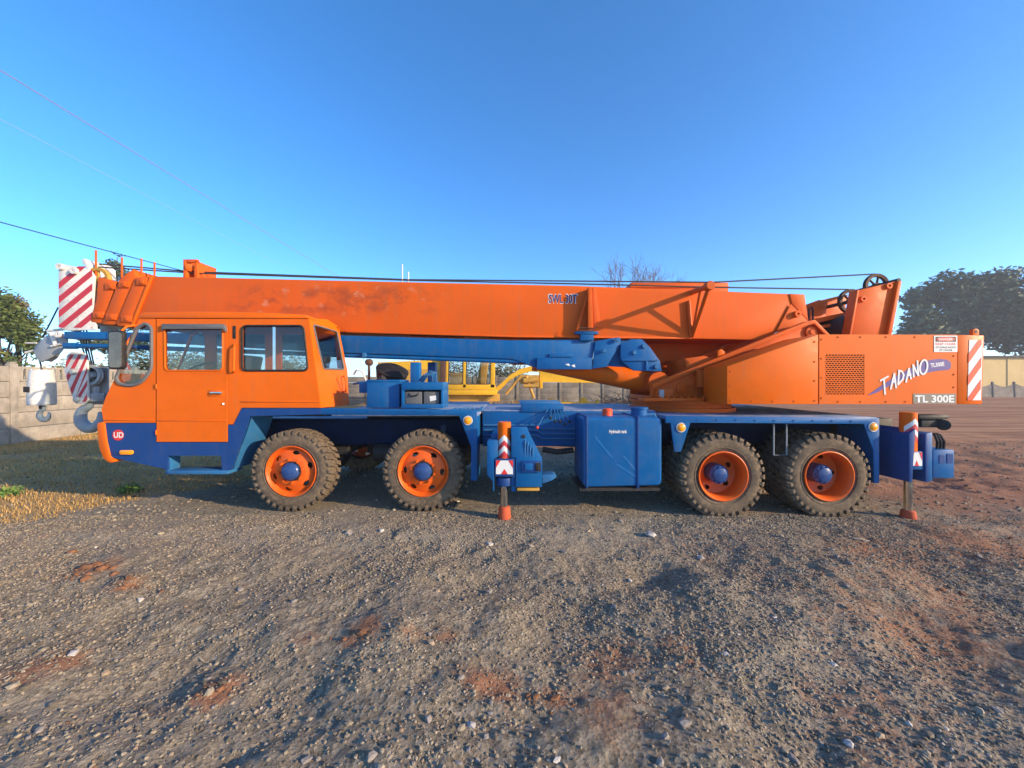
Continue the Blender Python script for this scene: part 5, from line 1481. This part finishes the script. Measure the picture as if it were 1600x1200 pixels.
gt = MB(); gt.box(((620 - CX) * GD / F, GD + 0.3, 0.5), ((780 - CX) * GD / F, GD + 1.3, 0.95)); gt.build('under_frame', 'ochre', gr_, bevel=0.02); gt = MB(); gt.box(((1005 - CX) * GD / F, GD + 0.1, 0.5), ((1019 - CX) * GD / F, GD + 1.5, 1.6)); gt.build('front_axle', 'ochre', gr_, bevel=0.02)
BD = 24.6
bl = empty('loose_blade', W(898, 637, BD), 'yellow steel blade lying on the ground before the back wall', 'blade')
b = MB(); b.prism([(862, 637.5), (857, 622), (866, 624), (870, 626.5), (908, 629), (930, 629), (935, 624), (936, 630), (932, 637.5)], BD, BD + 0.35); b.build('mouldboard', 'yellow', bl, bevel=0.02)
MB().prism([(905, 629), (908, 622), (914, 621), (917, 625), (921, 629)], BD + 0.05, BD + 0.3).build('blade_bracket', 'yellow', bl, bevel=0.02)

# ------------------------------------------------------------------ vegetation


def leaf_cloud(name, mat, parent, blobs, n, size, flat_=0.5, world_origin=(0, 0, 0)):
    """many small leaf faces through the volume of several lumps, denser towards their skin"""
    blobs = np.array(blobs, float)
    wts = blobs[:, 3] * blobs[:, 4] * blobs[:, 5]; wts /= wts.sum()
    bi = rng.choice(len(blobs), n, p=wts)
    d = rng.normal(size=(n, 3)); d /= np.linalg.norm(d, axis=1)[:, None]
    rr = rng.random(n) ** 0.42
    P_ = blobs[bi, :3] + d * blobs[bi, 3:6] * rr[:, None]
    P_ += rng.normal(size=(n, 3)) * size * 0.8
    keep = vnoise(P_[:, 0] * 1.0 + P_[:, 2] * 0.7, P_[:, 1] + P_[:, 2] * 1.3, 0.35 / size * 0.4) > -0.22
    P_ = P_[keep]; n = len(P_)
    u = rng.normal(size=(n, 3)); u[:, 2] *= flat_; u /= np.linalg.norm(u, axis=1)[:, None]
    w_ = rng.normal(size=(n, 3)); v_ = np.cross(u, w_); v_ /= np.linalg.norm(v_, axis=1)[:, None]
    s = size * (0.6 + 0.8 * rng.random(n))[:, None]
    q = np.stack([P_ - u * s, P_ + v_ * s * 0.45, P_ + u * s, P_ - v_ * s * 0.45], 1).reshape(-1, 3)
    f = np.arange(n * 4).reshape(-1, 4)
    o = np_mesh(name, q - np.array(WL[parent]), f, mat)
    o.parent = parent
    return o


def limbs(b, p, d, L, r, depth, spread=0.55, kids=3, up=0.15):
    q = p + d * L
    b.cyl(p, q, r, r * 0.66, 6 if depth < 3 else 8, caps=False)
    if depth == 0: return
    for k in range(kids):
        nd = (d + Vector((random.gauss(0, spread), random.gauss(0, spread), random.gauss(up, spread * 0.7)))).normalized()
        limbs(b, p.lerp(q, random.uniform(0.55, 1.0)), nd, L * random.uniform(0.6, 0.82), r * 0.6, depth - 1, spread, kids, up)


def tree(name, label, base, H, blobs, n, size, mat, trunk_r, group=None):
    t_ = empty(name, base, label, 'tree', group)
    b = MB(); bv = Vector(base); b.cyl(bv - Vector((0, 0, 0.3)), bv + Vector((0, 0, H * 0.45)), trunk_r, trunk_r * 0.7, 10)
    for k in range(6):
        bb_ = blobs[k % len(blobs)]
        b.cyl(bv + Vector((0, 0, H * random.uniform(0.28, 0.44))), Vector(bb_[:3]) , trunk_r * 0.45, trunk_r * 0.12, 7)
    b.build('trunk', 'bark', t_)
    leaf_cloud('crown', mat, t_, blobs, n, size)
    return t_


def px_blobs(lst, D):
    """lumps given as (px, py, radius px) on a thing standing at D"""
    out = []
    for x, y, r in lst:
        p = W(x, y, D); s = r * D / F
        out.append((p.x, D + random.uniform(-0.5, 0.5) * s, p.z, s, s * 0.9, s * 0.8))
    return out


big = px_blobs([(1432, 500, 26), (1425, 520, 24), (1455, 465, 28), (1478, 445, 24), (1490, 480, 40), (1470, 520, 40), (1515, 452, 28), (1540, 470, 36), (1530, 520, 40)], 62)
tree('broadleaf_tree', 'large dark evergreen tree rising behind the rear end of the crane', (W(1495, 600, 62).x, 62, 0), 17, big, 15000, 0.42, 'leaf_dark', 0.55, 'big dark trees at right')
big2 = px_blobs([(1560, 445, 28), (1590, 440, 30), (1600, 480, 44), (1570, 500, 44), (1640, 460, 46), (1650, 510, 50), (1600, 530, 36), (1690, 480, 40)], 60)
tree('broadleaf_tree', 'large dark evergreen tree above the yellow building at right edge', (W(1620, 600, 60).x, 60, 0), 18, big2, 16000, 0.42, 'leaf_dark', 0.6, 'big dark trees at right')
lt = px_blobs([(8, 470, 22), (14, 500, 30), (30, 520, 26), (5, 540, 34), (35, 555, 24), (46, 540, 18), (-25, 500, 40), (-30, 550, 40)], 17)
tree('garden_tree', 'bushy green and brown tree over the wall at left edge', (W(0, 600, 17).x, 17, 0), 4.6, lt, 11000, 0.085, 'leaf_green', 0.14)
lt2 = px_blobs([(28, 492, 18), (42, 512, 18), (20, 475, 16), (48, 535, 14)], 18.5)
tree('garden_tree', 'brownish thin tree behind the green one at left edge', (W(34, 600, 18.5).x, 18.5, 0), 4.4, lt2, 4500, 0.08, 'leaf_brown', 0.10)
cf = [(*W(183, y, 30)[:3], r, r, 0.55) for y, r in ((402, 0.45), (415, 0.75), (430, 1.0), (450, 1.3), (475, 1.6), (505, 1.9), (540, 2.1))]
tree('conifer_tree', 'conifer top showing above the boom sections near the boom head', (W(183, 600, 30).x, 30, 0), 11, cf, 7000, 0.13, 'leaf_conifer', 0.2)
for px, D, H, lab in ((240, 21, 3.4, 'tawny scrub bush behind the wall beyond the cab corner window'), (300, 23, 3.6, 'tawny scrub bush seen through the cab door window'), (350, 26, 3.9, 'tawny scrub bush at the right side of the door window'),
                      (420, 27, 4.2, 'olive scrub bush seen through the rear cab window'), (690, 31, 3.9, 'olive scrub bush behind the back wall above the grader hood'), (745, 32, 4.2, 'olive scrub bush behind the back wall seen through the grader cab'), (800, 31, 3.8, 'olive scrub bush behind the back wall over the grader arch'), (120, 17.5, 2.9, 'low tawny scrub behind the wall above the hook block')):
    p = W(px, 600, D); p.x = min(p.x, -15.0) if px < 400 else p.x
    yy = D if px < 400 else 30.5
    sh = empty('scrub_bush', (p.x, yy, 0), lab, 'bush', 'scrub behind the left wall')
    bl_ = [(p.x + random.uniform(-1.6, 1.6), yy + random.uniform(-0.8, 0.8), H * random.uniform(0.35, 0.75), 1.2, 1.0, H * 0.27) for k in range(6)]
    leaf_cloud('foliage', 'leaf_scrub', sh, bl_, 4200, 0.09)
    b = MB()
    for k in range(5): limbs(b, Vector((p.x + random.uniform(-0.4, 0.4), yy, -0.1)), Vector((random.uniform(-0.3, 0.3), 0, 1)).normalized(), H * 0.35, 0.05, 2)
    b.build('stems', 'twig', sh)
for px, D, H, lab in ((985, 48, 19.7, 'bare leafless tree rising behind the middle of the boom'), (1085, 60, 18.8, 'faint bare tree behind the right part of the boom')):
    p = W(px, 600, D)
    t_ = empty('bare_tree', (p.x, D, 0), lab, 'tree', 'bare trees behind the boom')
    b = MB(); random.seed(int(px)); b.cyl((p.x, D, -0.3), (p.x, D, H * 0.42), 0.32, 0.24, 10)
    o = b.build('trunk', 'twig', t_)
    b = MB()
    for k in range(5): limbs(b, Vector((p.x, D, H * 0.40)), Vector((random.uniform(-0.75, 0.75), random.uniform(-0.4, 0.4), 0.8)).normalized(), H * 0.19, 0.085, 4, 0.45, 3, 0.12)
    b.build('crown', 'twig', t_, smooth=False)
random.seed(21)
# brush heap by the back wall
bh_ = empty('brush_heap', W(965, 634, 26), 'heap of cut brush on the ground beside the loose blade', 'brush')
b = MB(); c = WL[bh_]
for k in range(160):
    p = Vector((c.x + random.gauss(0.3, 0.8), c.y + random.gauss(0, 0.5), max(0.02, abs(random.gauss(0.15, 0.35)))))
    d_ = Vector((random.gauss(0, 1), random.gauss(0, 1), random.gauss(0.2, 0.5))).normalized()
    b.cyl(p - d_ * 0.4, p + d_ * random.uniform(0.2, 0.7), 0.03, 0.012, 5)
b.build('branches', 'twig', bh_, smooth=False)


# dry grass verge at left
def blades(name, mat, n, xr, yr, hmin, hmax, test, label, cat, kind='stuff', w=0.006):
    x = rng.uniform(*xr, n); y = rng.uniform(*yr, n)
    k = test(x, y); x, y = x[k], y[k]; n = len(x)
    z = ground_z(x, y); h = rng.uniform(hmin, hmax, n); a = rng.random(n) * 6.283; ln = rng.uniform(0.2, 1.3, n)
    dx, dy = np.cos(a), np.sin(a); px_, py_ = -dy * w, dx * w
    B = np.stack([x, y, z - 0.01], 1)
    q = np.stack([B + np.stack([px_, py_, 0 * z], 1), B - np.stack([px_, py_, 0 * z], 1),
                  B + np.stack([dx * h * ln * 0.4 - px_ * 0.7, dy * h * ln * 0.4 - py_ * 0.7, h * 0.65], 1), B + np.stack([dx * h * ln * 0.4 + px_ * 0.7, dy * h * ln * 0.4 + py_ * 0.7, h * 0.65], 1),
                  B + np.stack([dx * h * ln, dy * h * ln, h], 1)], 1).reshape(-1, 3)
    i = np.arange(n) * 5
    f = np.concatenate([np.stack([i, i + 1, i + 2], 1), np.stack([i, i + 2, i + 3], 1), np.stack([i + 3, i + 2, i + 4], 1)])
    o = np_mesh(name, q, f, mat)
    return tag(o, label, cat, kind=kind)


verge = lambda x, y: (x - 0.9 * y + 1.6 * 0.5 < -9.55 + 0.8 * vnoise(x, y, 0.9)) & (vnoise(x, y, 1.1) + 0.5 * vnoise(x, y, 3.0) > -0.22)
blades('dry_grass', 'straw', 42000, (-13.6, -4.6), (4.5, 13), 0.02, 0.085, verge, 'short straw-coloured dry grass on the verge at left', 'grass', w=0.005)
green = lambda x, y: (x - 0.9 * y < -11.0) & (vnoise(x, y, 0.7) > 0.2)
blades('green_grass', 'weed', 4000, (-13.6, -5.0), (5.5, 13), 0.02, 0.09, green, 'patches of short green grass near the left wall', 'grass', w=0.005)
for px, py, lab in ((12, 773, 'small green weed at the left edge of the straw verge'), (203, 766, 'small green weed beside the shadow of the cab')):
    D = CH * F / (py - HY); X = (px - CX) * D / F
    wd = empty('weed_plant', (X, D, float(ground_z(X, D))), lab, 'weed', 'small weeds on the verge')
    leaf_cloud('leaves', 'weed', wd, [(X, D, 0.03, 0.16, 0.12, 0.05)], 260, 0.03)

blades('wall_weeds', 'straw', 6000, (-13.4, 11), (26.6, 28.0), 0.08, 0.5, lambda x, y: vnoise(x, y, 0.6) > -0.1, 'tall dry weeds along the foot of the back wall', 'weeds', w=0.015)

# warning triangle behind the left wall
sg = empty('warning_sign', (-14.6, 14.4, 0), 'white triangular road sign with red border seen through the cab corner window', 'sign')
MB().cyl((-14.6, 14.4, -0.2), (-14.6, 14.4, 2.45), 0.035).build('sign_post', 'grey_paint', sg)
tri = lambda s, z: [(-14.6 - s, z), (-14.6 + s, z), (-14.6, z + s * 1.73)]
pn = MB().prismw(tri(0.42, 2.05), 14.33, 14.35).build('sign_panel', 'red_print', sg, bevel=0.004)
MB().prismw(tri(0.28, 2.13), 14.324, 14.329).build('sign_face', 'white_print', pn)
MB().box((-14.72, 14.319, 2.24), (-14.5, 14.3235, 2.29)).box((-14.6, 14.319, 2.2905), (-14.55, 14.3235, 2.37)).build('sign_symbol', 'black_print', pn)


# overhead wires
def wire(name, a, b_, r, mat, label, sag):
    pts = [a.lerp(b_, k / 24) - Vector((0, 0, sag * 4 * (k / 24) * (1 - k / 24))) for k in range(25)]
    return tag(MB().tube(pts, r, 6).build(name, mat), label, 'wire', 'overhead wires at left')


surf('wire_red', (0.24, 0.15, 0.13), 0.7)
A, B_ = W(0, 108, 20), W(530, 432, 64)
wire('overhead_wire', A - (B_ - A) * 0.2, A + (B_ - A) * 1.3, 0.024, 'wire_red', 'highest thin reddish overhead wire crossing the sky at left', 0.1)
A, B_ = W(0, 185, 24), W(470, 430, 70)
wire('overhead_wire', A - (B_ - A) * 0.2, A + (B_ - A) * 1.3, 0.014, 'grey_paint', 'faint thin overhead wire below the reddish one', 0.1)
A, B_ = W(0, 345, 13), W(300, 425, 19)
wire('overhead_wire', A - (B_ - A) * 0.6, A + (B_ - A) * 2.0, 0.020, 'cable_black', 'thick black cable running down towards the boom at left', 0.06)

# thin air haze over the whole yard
hm = bpy.data.materials.new('haze'); hm.use_nodes = True
ht_ = hm.node_tree; ht_.nodes.clear()
pv = ht_.nodes.new('ShaderNodeVolumePrincipled'); pv.inputs['Color'].default_value = (0.90, 0.94, 1.0, 1); pv.inputs['Density'].default_value = 0.0012; pv.inputs['Anisotropy'].default_value = 0.2
ho = ht_.nodes.new('ShaderNodeOutputMaterial'); ht_.links.new(pv.outputs[0], ho.inputs['Volume'])
M['haze'] = hm
tag(MB().box((-405, -65, -1.5), (405, 905, 34)).build('haze', 'haze', smooth=False), 'thin pale haze in the air over the whole yard', 'haze', kind='stuff')
